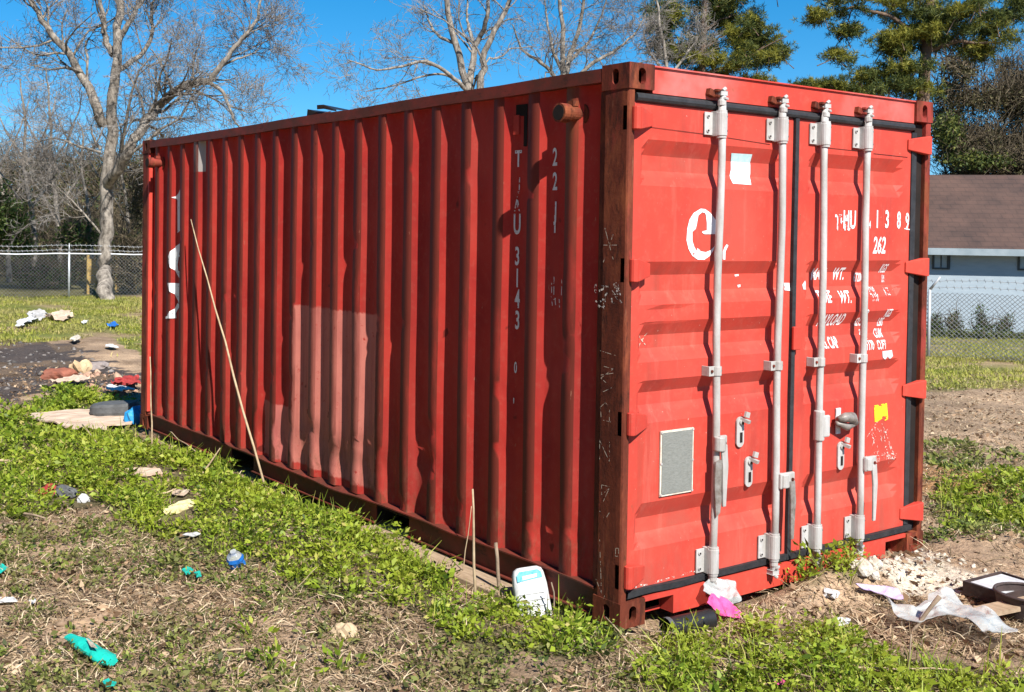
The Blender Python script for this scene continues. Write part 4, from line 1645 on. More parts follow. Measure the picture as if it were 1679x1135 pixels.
# ------------------------------------------------------------------ TREES
def tube_batch(paths, radii, sides):
    """paths: list of (k,3); radii: list of (k,), grouped by k"""
    Vs, Fs, off = [], [], 0
    groups = {}
    for p, r in zip(paths, radii):
        groups.setdefault(len(p), []).append((p, r))
    for k, L in groups.items():
        P = np.array([a for a, _ in L])
        Rr = np.array([b_ for _, b_ in L])
        n = len(L)
        D = np.empty_like(P)
        D[:, 1:-1] = P[:, 2:] - P[:, :-2]
        D[:, 0] = P[:, 1] - P[:, 0]
        D[:, -1] = P[:, -1] - P[:, -2]
        D /= np.linalg.norm(D, axis=2, keepdims=True) + 1e-9
        ref = np.array([0.36, 0.48, 0.8])
        A = np.cross(D, ref)
        A /= np.linalg.norm(A, axis=2, keepdims=True) + 1e-9
        B = np.cross(D, A)
        th = np.arange(sides) * 2 * math.pi / sides
        V = P[:, :, None, :] + Rr[:, :, None, None] * (A[:, :, None, :] * np.cos(th)[None, None, :, None] + B[:, :, None, :] * np.sin(th)[None, None, :, None])
        base = off + (np.arange(n) * k * sides)[:, None, None] + (np.arange(k - 1) * sides)[None, :, None]
        q = np.arange(sides)[None, None, :]
        q2 = (q + 1) % sides
        F = np.stack(np.broadcast_arrays(base + q, base + q2, base + sides + q2, base + sides + q), -1).reshape(-1, 4)
        Vs.append(V.reshape(-1, 3))
        Fs.append(F)
        off += n * k * sides
    return np.concatenate(Vs), np.concatenate(Fs)


def resample(pts, k):
    P = np.array([tuple(p) for p in pts], float)
    if len(P) == 2:
        return P[0] + (P[1] - P[0]) * np.linspace(0, 1, k)[:, None]
    d = np.r_[0, np.cumsum(np.linalg.norm(np.diff(P, axis=0), axis=1))]
    s = np.linspace(0, d[-1], k)
    # smooth by Catmull-like blend
    Q = np.stack([np.interp(s, d, P[:, i]) for i in range(3)], -1)
    Q[1:-1] = 0.25 * Q[:-2] + 0.5 * Q[1:-1] + 0.25 * Q[2:]
    return Q


def sprout(r_, P, rr_, n, l0, ratio, k, up, ang, tmin=0.2):
    """n children along polyline P with radii rr_"""
    out = []
    seg = len(P) - 1
    for _ in range(n):
        t_ = tmin + (1 - tmin) * r_.random()
        f = t_ * seg
        i = min(int(f), seg - 1)
        u = f - i
        p = P[i] * (1 - u) + P[i + 1] * u
        r0 = (rr_[i] * (1 - u) + rr_[i + 1] * u)
        d = P[i + 1] - P[i]
        d = d / (np.linalg.norm(d) + 1e-9)
        q = r_.normal(size=3)
        q -= d * q.dot(d)
        q /= np.linalg.norm(q) + 1e-9
        a = rad(r_.uniform(*ang))
        v = d * math.cos(a) + q * math.sin(a)
        ln = l0 * r_.uniform(0.45, 1.1) * (1.15 - 0.6 * t_)
        pts = [p]
        st = ln / (k - 1)
        bend = r_.normal(size=3) * 0.22
        for j in range(k - 1):
            v = v + bend * 0.5 + r_.normal(size=3) * 0.25 + np.array((0, 0, up))
            v /= np.linalg.norm(v)
            pts.append(pts[-1] + v * st)
        rs = r0 * ratio * np.linspace(1, 0.35, k)
        out.append((np.array(pts), np.maximum(rs, 0.0048)))
    return out


def bare_tree(name, base, limbs, counts, lens, label, group, seed, bark='bark', twig='twig', up=0.05):
    """limbs: list of (points, r0, r1). counts: children per limb, per child, ..."""
    r_ = np.random.default_rng(seed)
    root = empty(name, base, label, 'tree', group)
    main = []
    for pts, r0, r1 in limbs:
        k = max(6, len(pts) * 3)
        P = resample(pts, k)
        P[1:-1] += r_.normal(size=(k - 2, 3)) * r0 * 0.18
        main.append((P, np.linspace(r0, r1, k)))
    V, F = tube_batch([a for a, _ in main[:1]], [b_ for _, b_ in main[:1]], 12)
    np_mesh('trunk', V, F, M[bark], root, base, smooth=True)
    if len(main) > 1:
        V, F = tube_batch([a for a, _ in main[1:]], [b_ for _, b_ in main[1:]], 9)
        np_mesh('limb_structure', V, F, M[bark], root, base, smooth=True)
    lvl = []
    for P, rr_ in main[(1 if len(main) > 1 else 0):]:
        Ln = np.linalg.norm(np.diff(P, axis=0), axis=1).sum()
        lvl += sprout(r_, P, rr_, max(2, int(counts[0] * Ln)), lens[0] * min(1.2, 0.4 + Ln / 6), 0.36, 7, up, (25, 65))
    alls = [lvl]
    for c_, l_, k in zip(counts[1:], lens[1:], (6, 5, 4)):
        nxt = []
        for P, rr_ in alls[-1]:
            nxt += sprout(r_, P, rr_, c_, l_, 0.55, k, up, (20, 60), 0.12)
        alls.append(nxt)
    thick = alls[0]
    V, F = tube_batch([a for a, _ in thick], [b_ for _, b_ in thick], 6)
    np_mesh('branch_structure', V, F, M[bark], root, base, smooth=True)
    fine = sum(alls[1:], [])
    V, F = tube_batch([a for a, _ in fine], [b_ for _, b_ in fine], 3)
    np_mesh('crown', V, F, M[twig], root, base)
    return root


def T(px, d, jit=0.0, seed=0):
    r_ = random.Random(seed)
    out = []
    dd = d
    for (u, v) in px:
        out.append(at(u, v, dd))
        dd += r_.uniform(-jit, jit)
    return out


G_BARE = 'bare winter trees behind the container'
D0 = 31.6
tb = gp(172, 492)
trunk = [tb - Vector((0, 0, 0.5)), tb, at(172, 440, D0), at(172, 390, D0), at(173, 330, D0), at(178, 270, D0), at(182, 215, D0), at(183, 190, D0), at(189, 130, D0 - .2), at(193, 70, D0 - .2), at(196, 10, D0), at(199, -60, D0), at(205, -140, D0)]
limbs = [
    (trunk, 0.235, 0.08),
    (T([(169, 205), (160, 180), (147, 144), (124, 104), (94, 67), (67, 30), (43, -10), (20, -70)], D0, 0.4, 1), 0.15, 0.05),
    (T([(178, 305), (187, 285), (214, 241), (234, 207), (261, 174), (284, 154), (318, 136), (343, 134)], D0, -0.5, 2), 0.17, 0.10),
    (T([(343, 134), (358, 114), (385, 77), (410, 48), (425, 28), (428, -10)], D0 - 1, 0.3, 3), 0.085, 0.03),
    (T([(343, 134), (366, 150), (378, 184), (388, 205), (400, 215)], D0 - 1, 0.3, 4), 0.06, 0.02),
    (T([(358, 112), (380, 100), (400, 93), (418, 88), (432, 68)], D0 - 1, 0.3, 5), 0.04, 0.012),
    (T([(190, 118), (212, 104), (234, 88), (251, 55), (248, 15), (262, -20)], D0, 0.5, 6), 0.085, 0.03),
    (T([(185, 90), (174, 70), (171, 40), (163, -5), (158, -60)], D0, -0.4, 7), 0.10, 0.04),
    (T([(194, 68), (210, 40), (225, 15), (240, -10), (265, -60)], D0, 0.4, 8), 0.09, 0.03),
    (T([(284, 154), (272, 120), (258, 95), (246, 80)], D0 - .7, 0.4, 9), 0.045, 0.015),
    (T([(318, 136), (315, 110), (320, 90), (330, 60)], D0 - .8, 0.4, 10), 0.04, 0.012),
    (T([(172, 390), (150, 365), (120, 330), (95, 310), (60, 290)], D0, 0.6, 11), 0.035, 0.012),
    (T([(165, 245), (150, 220), (150, 205)], D0, 0.6, 12), 0.05, 0.02),
    (T([(135, 118), (110, 110), (80, 115), (45, 105)], D0, 0.5, 13), 0.045, 0.012),
    (T([(165, 250), (130, 240), (90, 225), (55, 235)], D0, 0.5, 14), 0.04, 0.012),
    (T([(187, 285), (215, 280), (235, 262), (262, 258)], D0 - .3, 0.5, 15), 0.035, 0.012),
]
bare_tree('bare_tree', tb, limbs, [3.2, 7, 5, 3], [2.7, 1.4, 0.8, 0.42], 'large bare tree with thick pale trunk and one long limb arching over the container', G_BARE, 21)

# pair of bare trees rising behind the roof, left of the near corner
base = Vector((at(770, 300, 33).x, at(770, 300, 33).y, 0))
base.z = float(gz(base.x, base.y))
limbs = [
    ([base, at(772, 190, 33), at(768, 150, 33), at(760, 115, 33), at(748, 70, 33), at(738, 30, 33), at(728, -15, 33), at(715, -80, 33)], 0.20, 0.06),
    (T([(769, 150), (775, 100), (782, 66), (795, 48), (800, 20), (803, -30)], 33, 0.4, 2), 0.12, 0.04),
    (T([(788, 200), (788, 150), (793, 92), (806, 62), (820, 35), (836, 5), (850, -40)], 33, 0.4, 3), 0.13, 0.05),
    (T([(768, 150), (742, 128), (715, 105), (690, 100), (660, 108), (618, 116), (570, 98)], 33, 0.5, 4), 0.07, 0.015),
    (T([(750, 75), (735, 65), (720, 62), (705, 40), (695, 10)], 33, 0.5, 5), 0.06, 0.02),
    (T([(775, 70), (768, 45), (765, 20), (768, -20)], 33, 0.5, 6), 0.06, 0.02),
    (T([(742, 128), (730, 120), (690, 125), (650, 140), (600, 150)], 33, 0.5, 7), 0.04, 0.012),
]
bare_tree('bare_tree', base, limbs, [2.0, 5, 4, 3], [2.3, 1.3, 0.75, 0.4], 'bare forked tree with slim pale stems behind the middle of the container roof', G_BARE, 33)
base = Vector((at(925, 300, 36).x, at(925, 300, 36).y, 0))
base.z = float(gz(base.x, base.y))
limbs = [
    ([base, at(925, 170, 36), at(924, 120, 36), at(922, 70, 36), at(918, 20, 36), at(914, -50, 36)], 0.17, 0.05),
    (T([(925, 135), (935, 90), (948, 50), (957, 10), (962, -40)], 36, 0.4, 2), 0.10, 0.04),
    (T([(928, 150), (950, 122), (980, 98), (1010, 82), (1040, 58), (1060, 20)], 36, 0.4, 3), 0.08, 0.02),
    (T([(922, 150), (905, 115), (880, 98), (855, 85), (840, 40)], 36, 0.4, 4), 0.08, 0.02),
    (T([(924, 120), (908, 90), (900, 50), (893, 0)], 36, 0.4, 5), 0.07, 0.02),
    (T([(935, 100), (965, 70), (985, 30), (998, -10)], 36, 0.4, 6), 0.06, 0.02),
    (T([(950, 122), (990, 120), (1030, 105), (1065, 100)], 36, 0.4, 7), 0.05, 0.015),
]
bare_tree('bare_tree', base, limbs, [2.4, 6, 4, 3], [2.3, 1.3, 0.75, 0.4], 'bushy bare tree with many pale twigs just left of the rusty near roof corner', G_BARE, 45)
base = Vector((at(1105, 300, 34).x, at(1105, 300, 34).y, 0))
base.z = float(gz(base.x, base.y))
limbs = [
    ([base, at(1100, 180, 34), at(1095, 110, 34), at(1085, 60, 34), at(1080, 20, 34), at(1070, -20, 34)], 0.13, 0.03),
    (T([(1098, 130), (1120, 95), (1140, 70), (1160, 40)], 34, 0.4, 2), 0.05, 0.015),
    (T([(1096, 130), (1075, 100), (1062, 80), (1055, 50)], 34, 0.4, 3), 0.05, 0.015),
]
bare_tree('bare_tree', base, limbs, [2.6, 7, 5, 3], [1.6, 1.0, 0.55, 0.3], 'pale twiggy bare sapling in front of the pine behind the near roof corner', G_BARE, 51)
# slimmer trees of the wood behind the left fence
for (u, d, w, label, sd, top) in (
        (58, 37, 0.10, 'slim grey bare tree behind the left fence near the evergreen bush', 61, 130),
        (15, 40, 0.10, 'bare tree at the left edge of the photo with crooked thin branches', 63, 150),
        (152, 39, 0.08, 'thin bare tree close behind the big pale trunk', 65, 200),
        (215, 36, 0.07, 'thin bare tree between the big trunk and the container far corner', 67, 190),
        (100, 42, 0.11, 'bare tree in the back row between the fence post and the big trunk', 69, 110)):
    b0 = at(u, 470, d)
    b0 = Vector((b0.x, b0.y, float(gz(b0.x, b0.y))))
    limbs = [([b0, at(u - 2, 400, d), at(u - 8, 330, d), at(u - 20, 270, d), at(u - 15, 200, d), at(u - 25, top, d)], w, 0.025)]
    limbs += [(T([(u - 4, 370), (u - 30, 320), (u - 60, 280), (u - 80, 240)], d, 0.5, sd), w * .5, .012),
              (T([(u - 6, 340), (u + 25, 300), (u + 50, 250), (u + 60, 215)], d, 0.5, sd + 1), w * .5, .012),
              (T([(u - 18, 275), (u + 10, 230), (u + 30, 180), (u + 35, 150)], d, 0.5, sd + 2), w * .45, .012),
              (T([(u - 18, 260), (u - 50, 215), (u - 65, 170)], d, 0.5, sd + 3), w * .45, .012)]
    bare_tree('bare_tree', b0, limbs, [1.8, 5, 4], [1.8, 1.1, 0.6], label, 'bare trees of the wood behind the left fence', sd, 'bark', 'twig')


def leaves_batch(C, ln, wd, rg, dirs=None, up=0.0):
    """one folded rhombus leaf per centre"""
    n = len(C)
    if dirs is None:
        dirs = rg.normal(size=(n, 3))
        dirs[:, 2] += up
    dirs = dirs / (np.linalg.norm(dirs, axis=1, keepdims=True) + 1e-9)
    s = np.cross(dirs, rg.normal(size=(n, 3)))
    s /= np.linalg.norm(s, axis=1, keepdims=True) + 1e-9
    nn = np.cross(dirs, s)
    ln = np.asarray(ln).reshape(-1, 1) * np.ones((n, 1))
    wd = np.asarray(wd).reshape(-1, 1) * np.ones((n, 1))
    V = np.stack([C, C + dirs * ln * .45 + s * wd * .5 + nn * wd * .15, C + dirs * ln, C + dirs * ln * .45 - s * wd * .5 + nn * wd * .15], 1)
    F = np.arange(n * 4).reshape(n, 4)
    return V.reshape(-1, 3), F


def tufts(C, per, ln, wd, rg, updir=0.4):
    """needle tufts: 'per' thin needles from each centre"""
    n = len(C)
    ax = rg.normal(size=(n, 3))
    ax[:, 2] = np.abs(ax[:, 2]) * 0.6 + updir
    ax /= np.linalg.norm(ax, axis=1, keepdims=True)
    D = ax[:, None, :] * 0.30 + rg.normal(size=(n, per, 3)) * 0.7
    D = D.reshape(-1, 3)
    Cc = np.repeat(C, per, 0)
    return leaves_batch(Cc, ln * rg.uniform(.6, 1.15, len(Cc)), wd, rg, D)


def pine(base, trunk_px, d, r0, blobs, branches, label, seed, sunny=0.5, dens=1.0):
    rg = np.random.default_rng(seed)
    root = empty('pine_tree', base, label, 'tree', 'pines behind the container')
    P = resample([base] + [at(u, v, d) for u, v in trunk_px], 14)
    V, F = tube_batch([P], [np.linspace(r0, r0 * .35, 14)], 12)
    np_mesh('trunk', V, F, M['pine_bark'], root, base, smooth=True)
    paths, rads = [], []
    for (px, dz, rb) in branches:
        k = 8
        Q = resample([at(u, v, d + dz * i / max(1, len(px) - 1)) for i, (u, v) in enumerate(px)], k)
        Q[1:-1] += rg.normal(size=(k - 2, 3)) * 0.06
        paths.append(Q)
        rads.append(np.linspace(rb, rb * .3, k))
    cents, sunny_c = [], []
    for (u, v, ru, rv, dz, n) in blobs:
        c = np.array(at(u, v, d + dz))
        sc_ = d / FPX
        # sub-clumps in an uneven ellipsoid, each a flattened pad of tufts
        for q in range(int(n * dens)):
            o = rg.normal(size=3) * 0.55
            ex = np.array(CM3 @ Vector((1, 0, 0)))
            ez = np.array(CM3 @ Vector((0, 0, 1)))
            cc = c + ex * o[0] * ru * sc_ + ez * o[1] * ru * sc_ * 0.8 + np.array((0, 0, 1)) * o[2] * rv * sc_
            # twig to the clump
            paths.append(resample([tuple(cc - rg.normal(size=3) * 0.25 - np.array((0, 0, .25))), tuple(cc)], 3))
            rads.append(np.array([0.018, 0.012, 0.006]))
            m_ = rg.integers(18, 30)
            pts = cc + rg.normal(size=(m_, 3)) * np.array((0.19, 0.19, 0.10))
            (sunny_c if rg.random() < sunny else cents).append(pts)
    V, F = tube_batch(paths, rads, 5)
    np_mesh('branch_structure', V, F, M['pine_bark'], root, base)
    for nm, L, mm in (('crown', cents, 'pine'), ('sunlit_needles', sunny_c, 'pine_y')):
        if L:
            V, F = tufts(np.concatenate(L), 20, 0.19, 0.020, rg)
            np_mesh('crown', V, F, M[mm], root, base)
    return root


b0 = at(1150, 300, 38)
b0 = Vector((b0.x, b0.y, float(gz(b0.x, b0.y))))
pine(b0, [(1150, 150), (1152, 80), (1156, 0), (1160, -80)], 38, 0.22, [
    (1110, 35, 45, 34, 0.6, 26), (1175, 22, 55, 30, 0.8, 34), (1220, 45, 42, 24, 0, 24), (1250, 72, 40, 18, 0.4, 22), (1270, 92, 26, 10, 0.2, 10), (1130, 85, 45, 24, 0.8, 22), (1180, 95, 40, 16, -.2, 14), (1180, 122, 34, 9, .5, 12),
    (1250, 133, 28, 7, .4, 10), (1215, 105, 24, 10, -.4, 7), (1090, 70, 25, 25, .5, 10), (1180, -15, 50, 25, 0, 16)],
    [([(1152, 120), (1190, 112), (1230, 95), (1270, 68), (1290, 60)], -.5, .05), ([(1152, 80), (1180, 62), (1215, 48)], .4, .05), ([(1152, 100), (1130, 80), (1100, 60)], .5, .05), ([(1152, 140), (1190, 130), (1240, 128)], .4, .04), ([(1154, 50), (1190, 30), (1215, 15)], .4, .04)],
    'dense rounded pine directly behind the left door of the container', 71, 0.34, 0.85)
b0 = at(1512, 300, 34)
b0 = Vector((b0.x, b0.y, float(gz(b0.x, b0.y))))
pine(b0, [(1512, 190), (1514, 150), (1516, 110), (1520, 60), (1526, 0), (1530, -70)], 34, 0.30, [
    (1380, 8, 42, 14, 0, 13), (1348, 30, 20, 10, 0, 7), (1382, 50, 16, 16, 0, 9), (1372, 82, 14, 14, 0, 8),
    (1470, 2, 50, 14, .4, 18), (1500, 30, 50, 15, .2, 24), (1570, 22, 60, 20, -.4, 30), (1480, 62, 40, 13, 0, 22), (1630, 48, 45, 22, .2, 22), (1470, 86, 34, 11, .5, 16), (1530, 72, 34, 14, .8, 15),
    (1490, 108, 32, 8, -.4, 13), (1440, 128, 40, 14, .3, 20), (1478, 145, 50, 14, 0, 24), (1600, 82, 40, 18, .3, 16), (1550, 50, 30, 12, -.6, 10), (1655, 10, 40, 20, .5, 14)],
    [([(1520, 70), (1480, 30), (1440, 16), (1400, 12), (1350, 25)], 0, .09), ([(1518, 90), (1545, 75), (1580, 65), (1640, 70)], -.3, .09), ([(1516, 115), (1490, 108), (1460, 118)], -.3, .05), ([(1515, 140), (1470, 150), (1430, 135)], .3, .06), ([(1400, 12), (1388, 45), (1372, 92)], 0, .025), ([(1524, 20), (1560, 10), (1620, 15)], -.3, .05), ([(1552, 76), (1560, 92), (1575, 100)], -.3, .03)],
    'tall open-crowned pine with a hanging branch above the right door', 73, 0.46, 0.62)
b0 = at(1370, 300, 48)
b0 = Vector((b0.x, b0.y, float(gz(b0.x, b0.y))))
pine(b0, [(1370, 190), (1372, 150), (1374, 135)], 48, 0.15, [(1360, 145, 38, 10, 0, 22), (1330, 140, 20, 6, 0, 8), (1400, 150, 30, 10, 0, 14)], [([(1372, 150), (1350, 142), (1330, 138)], 0, .04)],
    'small far pine showing just above the door header', 75, 0.7)


def brush(name, spots, n_tw, n_lf, tw_len, lf, mats, label, cat, seed, group=None, kind=None, zfall=1.6):
    """a bush or tangle: spots = (u, v, ru, rv, depth, ddepth) ellipses at the photo's places"""
    rg = np.random.default_rng(seed)
    C = []
    wts = np.array([s[2] * s[3] for s in spots], float)
    wts /= wts.sum()
    idx = rg.choice(len(spots), n_tw + n_lf, p=wts)
    for i in idx:
        u, v, ru, rv, d, dd = spots[i]
        o = rg.normal(size=3)
        o = o / np.linalg.norm(o) * rg.random() ** 0.45 * rg.uniform(0.8, 1.25)
        C.append(at(u + o[0] * ru, v + o[1] * rv, d + o[2] * dd))
    C = np.array([tuple(c) for c in C])
    g = gz(C[:, 0], C[:, 1])
    C[:, 2] = np.maximum(C[:, 2], g + 0.05)
    u, v, ru, rv, d, dd = spots[0]
    b_ = at(u, v, d)
    base = Vector((b_.x, b_.y, float(gz(b_.x, b_.y))))
    if kind:
        root, org = None, base
    else:
        root, org = empty(name, base, label, cat, group), base
    paths, rads = [], []
    for c in C[:n_tw]:
        dr = rg.normal(size=3)
        dr[2] = abs(dr[2]) * 1.3 + 0.3
        dr /= np.linalg.norm(dr)
        ln = tw_len * rg.uniform(.4, 1.3)
        pts = [c]
        for k in range(3):
            dr = dr + rg.normal(size=3) * 0.28
            dr /= np.linalg.norm(dr)
            pts.append(pts[-1] + dr * ln / 3)
        paths.append(np.array(pts))
        rads.append(np.linspace(rg.uniform(.008, .022), .005, 4))
    V, F = tube_batch(paths, rads, 3)
    cl = C[n_tw:]
    cl = cl + rg.normal(size=cl.shape) * 0.06
    LV, LF = leaves_batch(cl, lf * rg.uniform(.6, 1.3, len(cl)), lf * .55, rg)
    if kind:
        VV = np.concatenate([V, LV])
        FF = np.concatenate([F, LF + len(V)])
        mi = np.r_[np.zeros(len(F), int), np.ones(len(LF), int)]
        o = np_mesh(name, VV, FF, [M[mats[0]], M[mats[1]]], None, org, midx=mi)
        return tag(o, label, cat, None, kind)
    np_mesh('stem_tangle', V, F, M[mats[0]], root, org)
    np_mesh('crown', LV, LF, M[mats[1]], root, org)
    return root


M['thicket'] = leafy('thicket_leaves', [(0.0, (0.02, 0.03, 0.01)), (0.4, (0.055, 0.075, 0.022)), (0.75, (0.11, 0.115, 0.04)), (1.0, (0.24, 0.18, 0.10))], 0.25)
spots = []
for k, u in enumerate(range(-260, 330, 45)):
    spots += [(u, 420, 45, 60, 46, 5), (u + 20, 350, 42, 70, 50, 5), (u, 290, 36, 40, 52, 5)]
brush('woodland', spots, 17000, 42000, 1.7, 0.20, ('twig_dark', 'thicket'), 'tangled leafless undergrowth of the wood behind the left fence', 'woodland', 81, kind='stuff')
spots = [(u, 330, 60, 90, 62, 6) for u in range(380, 1500, 70)] + [(u, 330, 60, 100, 60, 6) for u in range(1750, 2300, 80)]
brush('far_woodland', spots, 4000, 7000, 2.0, 0.32, ('twig_dark', 'thicket'), 'far wood behind the container', 'woodland', 83, kind='stuff')
brush('evergreen_bush', [(18, 365, 34, 42, 35, 1.2), (-20, 350, 40, 60, 35, 1.4), (35, 400, 22, 20, 35, .8)], 300, 5200, 0.8, 0.13, ('twig_dark', 'evergreen'), 'dense green bush behind the fence at the left edge', 'bush', 85)
brush('evergreen_bush', [(212, 440, 26, 48, 33, .8), (205, 400, 16, 20, 33, .6), (225, 330, 14, 60, 34, .6)], 500, 2200, 0.8, 0.10, ('twig_dark', 'olive'), 'olive climbing bush on the fence right of the big trunk', 'bush', 87)
brush('evergreen_bush', [(75, 455, 50, 22, 36, 1.2), (130, 385, 40, 25, 38, 1.2)], 500, 2600, 0.8, 0.13, ('twig_dark', 'evergreen'), 'ragged dark undergrowth bush showing through the left fence mesh', 'bush', 89)
rb_ = random.Random(5)
spots = [(rb_.uniform(1545, 1720), rb_.uniform(110, 300) if k % 3 else rb_.uniform(235, 315), rb_.uniform(16, 36), rb_.uniform(14, 34), rb_.uniform(39, 42), 1.2) for k in range(44)]
brush('brush_tree', spots, 5000, 24000, 1.3, 0.13, ('twig_dark', 'olive'), 'tangled olive-brown vine-covered tree behind the brown roof', 'tree', 91)
brush('evergreen_bush', [(1556, 215, 26, 30, 38.5, 1), (1600, 262, 60, 14, 38.5, 1)], 100, 2600, 0.5, 0.14, ('twig_dark', 'pine'), 'dark green bush against the ridge of the brown roof', 'bush', 93)
rgw = np.random.default_rng(301)  # out-of-view trees added to hold sky light off the long side
nW = 30000
Cw = np.c_[rgw.uniform(-19, -13, nW), rgw.uniform(-16, 34, nW), rgw.random(nW)]
topw = 8.0 + 7.0 * vnoise(Cw[:, 1] * .35, Cw[:, 0] * .3, 15)
Cw[:, 2] = gz(Cw[:, 0], Cw[:, 1]) + Cw[:, 2] * topw
LVw, LFw = leaves_batch(Cw, rgw.uniform(.35, .75, nW), .42, rgw)
stw = [np.array([(a, b_, float(gz(a, b_)) - .1), (a + .2, b_ + .1, 2.5), (a - .1, b_, 6.0)]) for a, b_ in zip(rgw.uniform(-19, -13, 60), rgw.uniform(-16, 34, 60))]
SVw, SFw = tube_batch(stw, [np.array([.14, .11, .05])] * 60, 7)
tag(np_mesh('sky_blocking_trees', np.concatenate([SVw, LVw]), np.concatenate([SFw, LFw + len(SVw)]), [M['twig_dark'], M['evergreen']], None, (0, 0, 0), midx=np.r_[np.zeros(len(SFw), int), np.ones(len(LFw), int)]), 'unseen evergreen stand added to cut sky light on the long side of the container', 'woodland', kind='stuff')
# foundation shrubs
for (u, v, h_, lab) in ((1531, 540, 21, 'small shrub by the house wall nearest the container'), (1567, 540, 27, 'second small conical shrub from the container along the house wall'), (1606, 541, 36, 'tallest conical shrub by the house wall'), (1651, 545, 24, 'small conical shrub by the house wall near the photo right edge')):
    q_ = random.Random(u)
    brush('conical_shrub', [(u + q_.uniform(-5, 5), v - h_ * .1, q_.uniform(11, 19), 9, 30.8, .3), (u + q_.uniform(-4, 4), v - h_ * .38, q_.uniform(7, 13), 9, 30.8, .25), (u + q_.uniform(-4, 4), v - h_ * .65, q_.uniform(4, 9), 8, 30.8, .15), (u + q_.uniform(-2, 4), v - h_ * .92, 3, 7, 30.8, .1), (u + q_.uniform(-14, 14), v - 4, 10, 8, 30.6, .2)], 60, 620, 0.35, 0.075, ('twig_dark', 'thicket' if u == 1567 else 'evergreen'), lab, 'shrub', 95 + u, 'shrubs along the house wall')
brush('low_hedge', [(u, 550 + (u - 1520) * 0.04, 16, 8, 30.2, .35) for u in range(1520, 1720, 14)], 80, 3600, 0.2, 0.09, ('twig_dark', 'pine'), 'low dark hedge at the foot of the blue-grey house', 'hedge', 97)

# tan boards behind the trunk
def up(u, v, base, dd=0.0):
    d = -(CM.inverted() @ base).z
    return at(u, v, d + dd)


bb = gp(150, 486)
d_ = -(CM.inverted() @ bb).z + 1.3
M['tan'] = simple('tan_boards', (0.42, 0.29, 0.10), (0.28, 0.19, 0.07), 4, 0.8)
root = empty('wooden_screen', at(150, 480, d_), 'tan wooden board panel behind the fence beside the big trunk', 'board')
o3 = at(150, 480, d_)
mb = MB()
A, B = at(143, 424, d_), at(164, 466, d_)
e1 = Vector((B.x - A.x, B.y - A.y, 0))
for k in range(3):
    z1 = A.z - (A.z - B.z) * k / 3 - 0.01
    z0 = A.z - (A.z - B.z) * (k + 1) / 3 + 0.01
    q = Vector((A.x, A.y, 0))
    nrm = Vector((-e1.y, e1.x, 0)).normalized() * 0.03
    vs = [q + Vector((0, 0, z0)), q + e1 + Vector((0, 0, z0)), q + e1 + Vector((0, 0, z1)), q + Vector((0, 0, z1))]
    vs += [v + nrm for v in vs]
    mb.add(vs, [(0, 1, 2, 3), (7, 6, 5, 4), (0, 4, 5, 1), (1, 5, 6, 2), (2, 6, 7, 3), (3, 7, 4, 0)])
mb.build('board', M['tan'], root, o3)
for u in (144, 163):
    mb = MB()
    mb.tube([at(u, 484, d_ - .05), at(u, 418, d_ - .05)], 0.05, 4)
    mb.build('post', M['tan'], root, o3)
for (u, v0, v1, lab) in ((191, 480, 420, 'pale yellow post behind the fence right of the big trunk'), (221, 482, 418, 'pale yellow post behind the fence nearest the container')):
    p0 = gp(u, 484)
    mb = MB()
    q = at(u, v1, d_)
    mb.tube([at(u, v0, d_), q], [0.055, 0.05], 8)
    mb.tube([q, q + Vector((0, 0, .03))], [0.05, 0.03], 8)
    tag(mb.build('wooden_post', M['tan'], None, at(u, v0, d_)), lab, 'post', 'pale posts behind the left fence')

# ------------------------------------------------------------------ GROUND COVER
def pts_in(polys, dens, seed, jit=0.3, rmin=2.2, fall=1.5, rref=6.5):
    rg = np.random.default_rng(seed)
    out = []
    for P in polys:
        a, b_ = P.min(0) - jit, P.max(0) + jit
        n = int((b_[0] - a[0]) * (b_[1] - a[1]) * dens)
        n = min(n, 900000)
        Q = a + rg.random((n, 2)) * (b_ - a)
        r = np.hypot(Q[:, 0] + 3.65, Q[:, 1] + 3.62)
        Q = Q[(rg.random(n) < np.minimum(1, (rref / r) ** fall)) & (r > rmin)]
        Q = Q[soft(P, Q[:, 0], Q[:, 1], jit * 2, 5)]
        out.append(Q)
    Q = np.concatenate(out)
    inside = (Q[:, 0] > 0.02) & (Q[:, 0] < WD - .02) & (Q[:, 1] > 0.03) & (Q[:, 1] < LN - .02)
    return Q[~inside]


def drop(Q, polys, keep, rg):
    k = np.ones(len(Q), bool)
    for P in polys:
        k &= ~(inpoly(P, Q[:, 0], Q[:, 1]) & (rg.random(len(Q)) > keep))
    return Q[k]


def weed_field(Q, rg, per, hmax, lmin, lmax):
    """leafy low plants: rosettes of leaves at several heights"""
    n = len(Q)
    h = hmax * (0.25 + 0.75 * rg.random(n)) * (0.3 + 1.35 * vnoise(Q[:, 0] * 2.3, Q[:, 1] * 2.3, 12))
    C = np.repeat(np.c_[Q, gz(Q[:, 0], Q[:, 1])], per, 0)
    hh = np.repeat(h, per)
    f = rg.random(n * per) ** 0.7
    az = rg.random(n * per) * 2 * math.pi
    rr_ = rg.random(n * per) * 0.05
    C[:, 0] += np.cos(az) * rr_
    C[:, 1] += np.sin(az) * rr_
    C[:, 2] += hh * f
    tilt = np.radians(rg.uniform(-12, 55, n * per))
    D = np.c_[np.cos(az) * np.cos(tilt), np.sin(az) * np.cos(tilt), np.sin(tilt)]
    ln = rg.uniform(lmin, lmax, n * per) * np.repeat(0.55 + 0.9 * rg.random(n) ** 1.6, per)
    dist = np.hypot(C[:, 0] + 3.65, C[:, 1] + 3.62)
    ln *= np.clip(dist / 6.5, 1, 1.8)
    return leaves_batch(C, ln, ln * rg.uniform(.38, .6, n * per), rg, D)


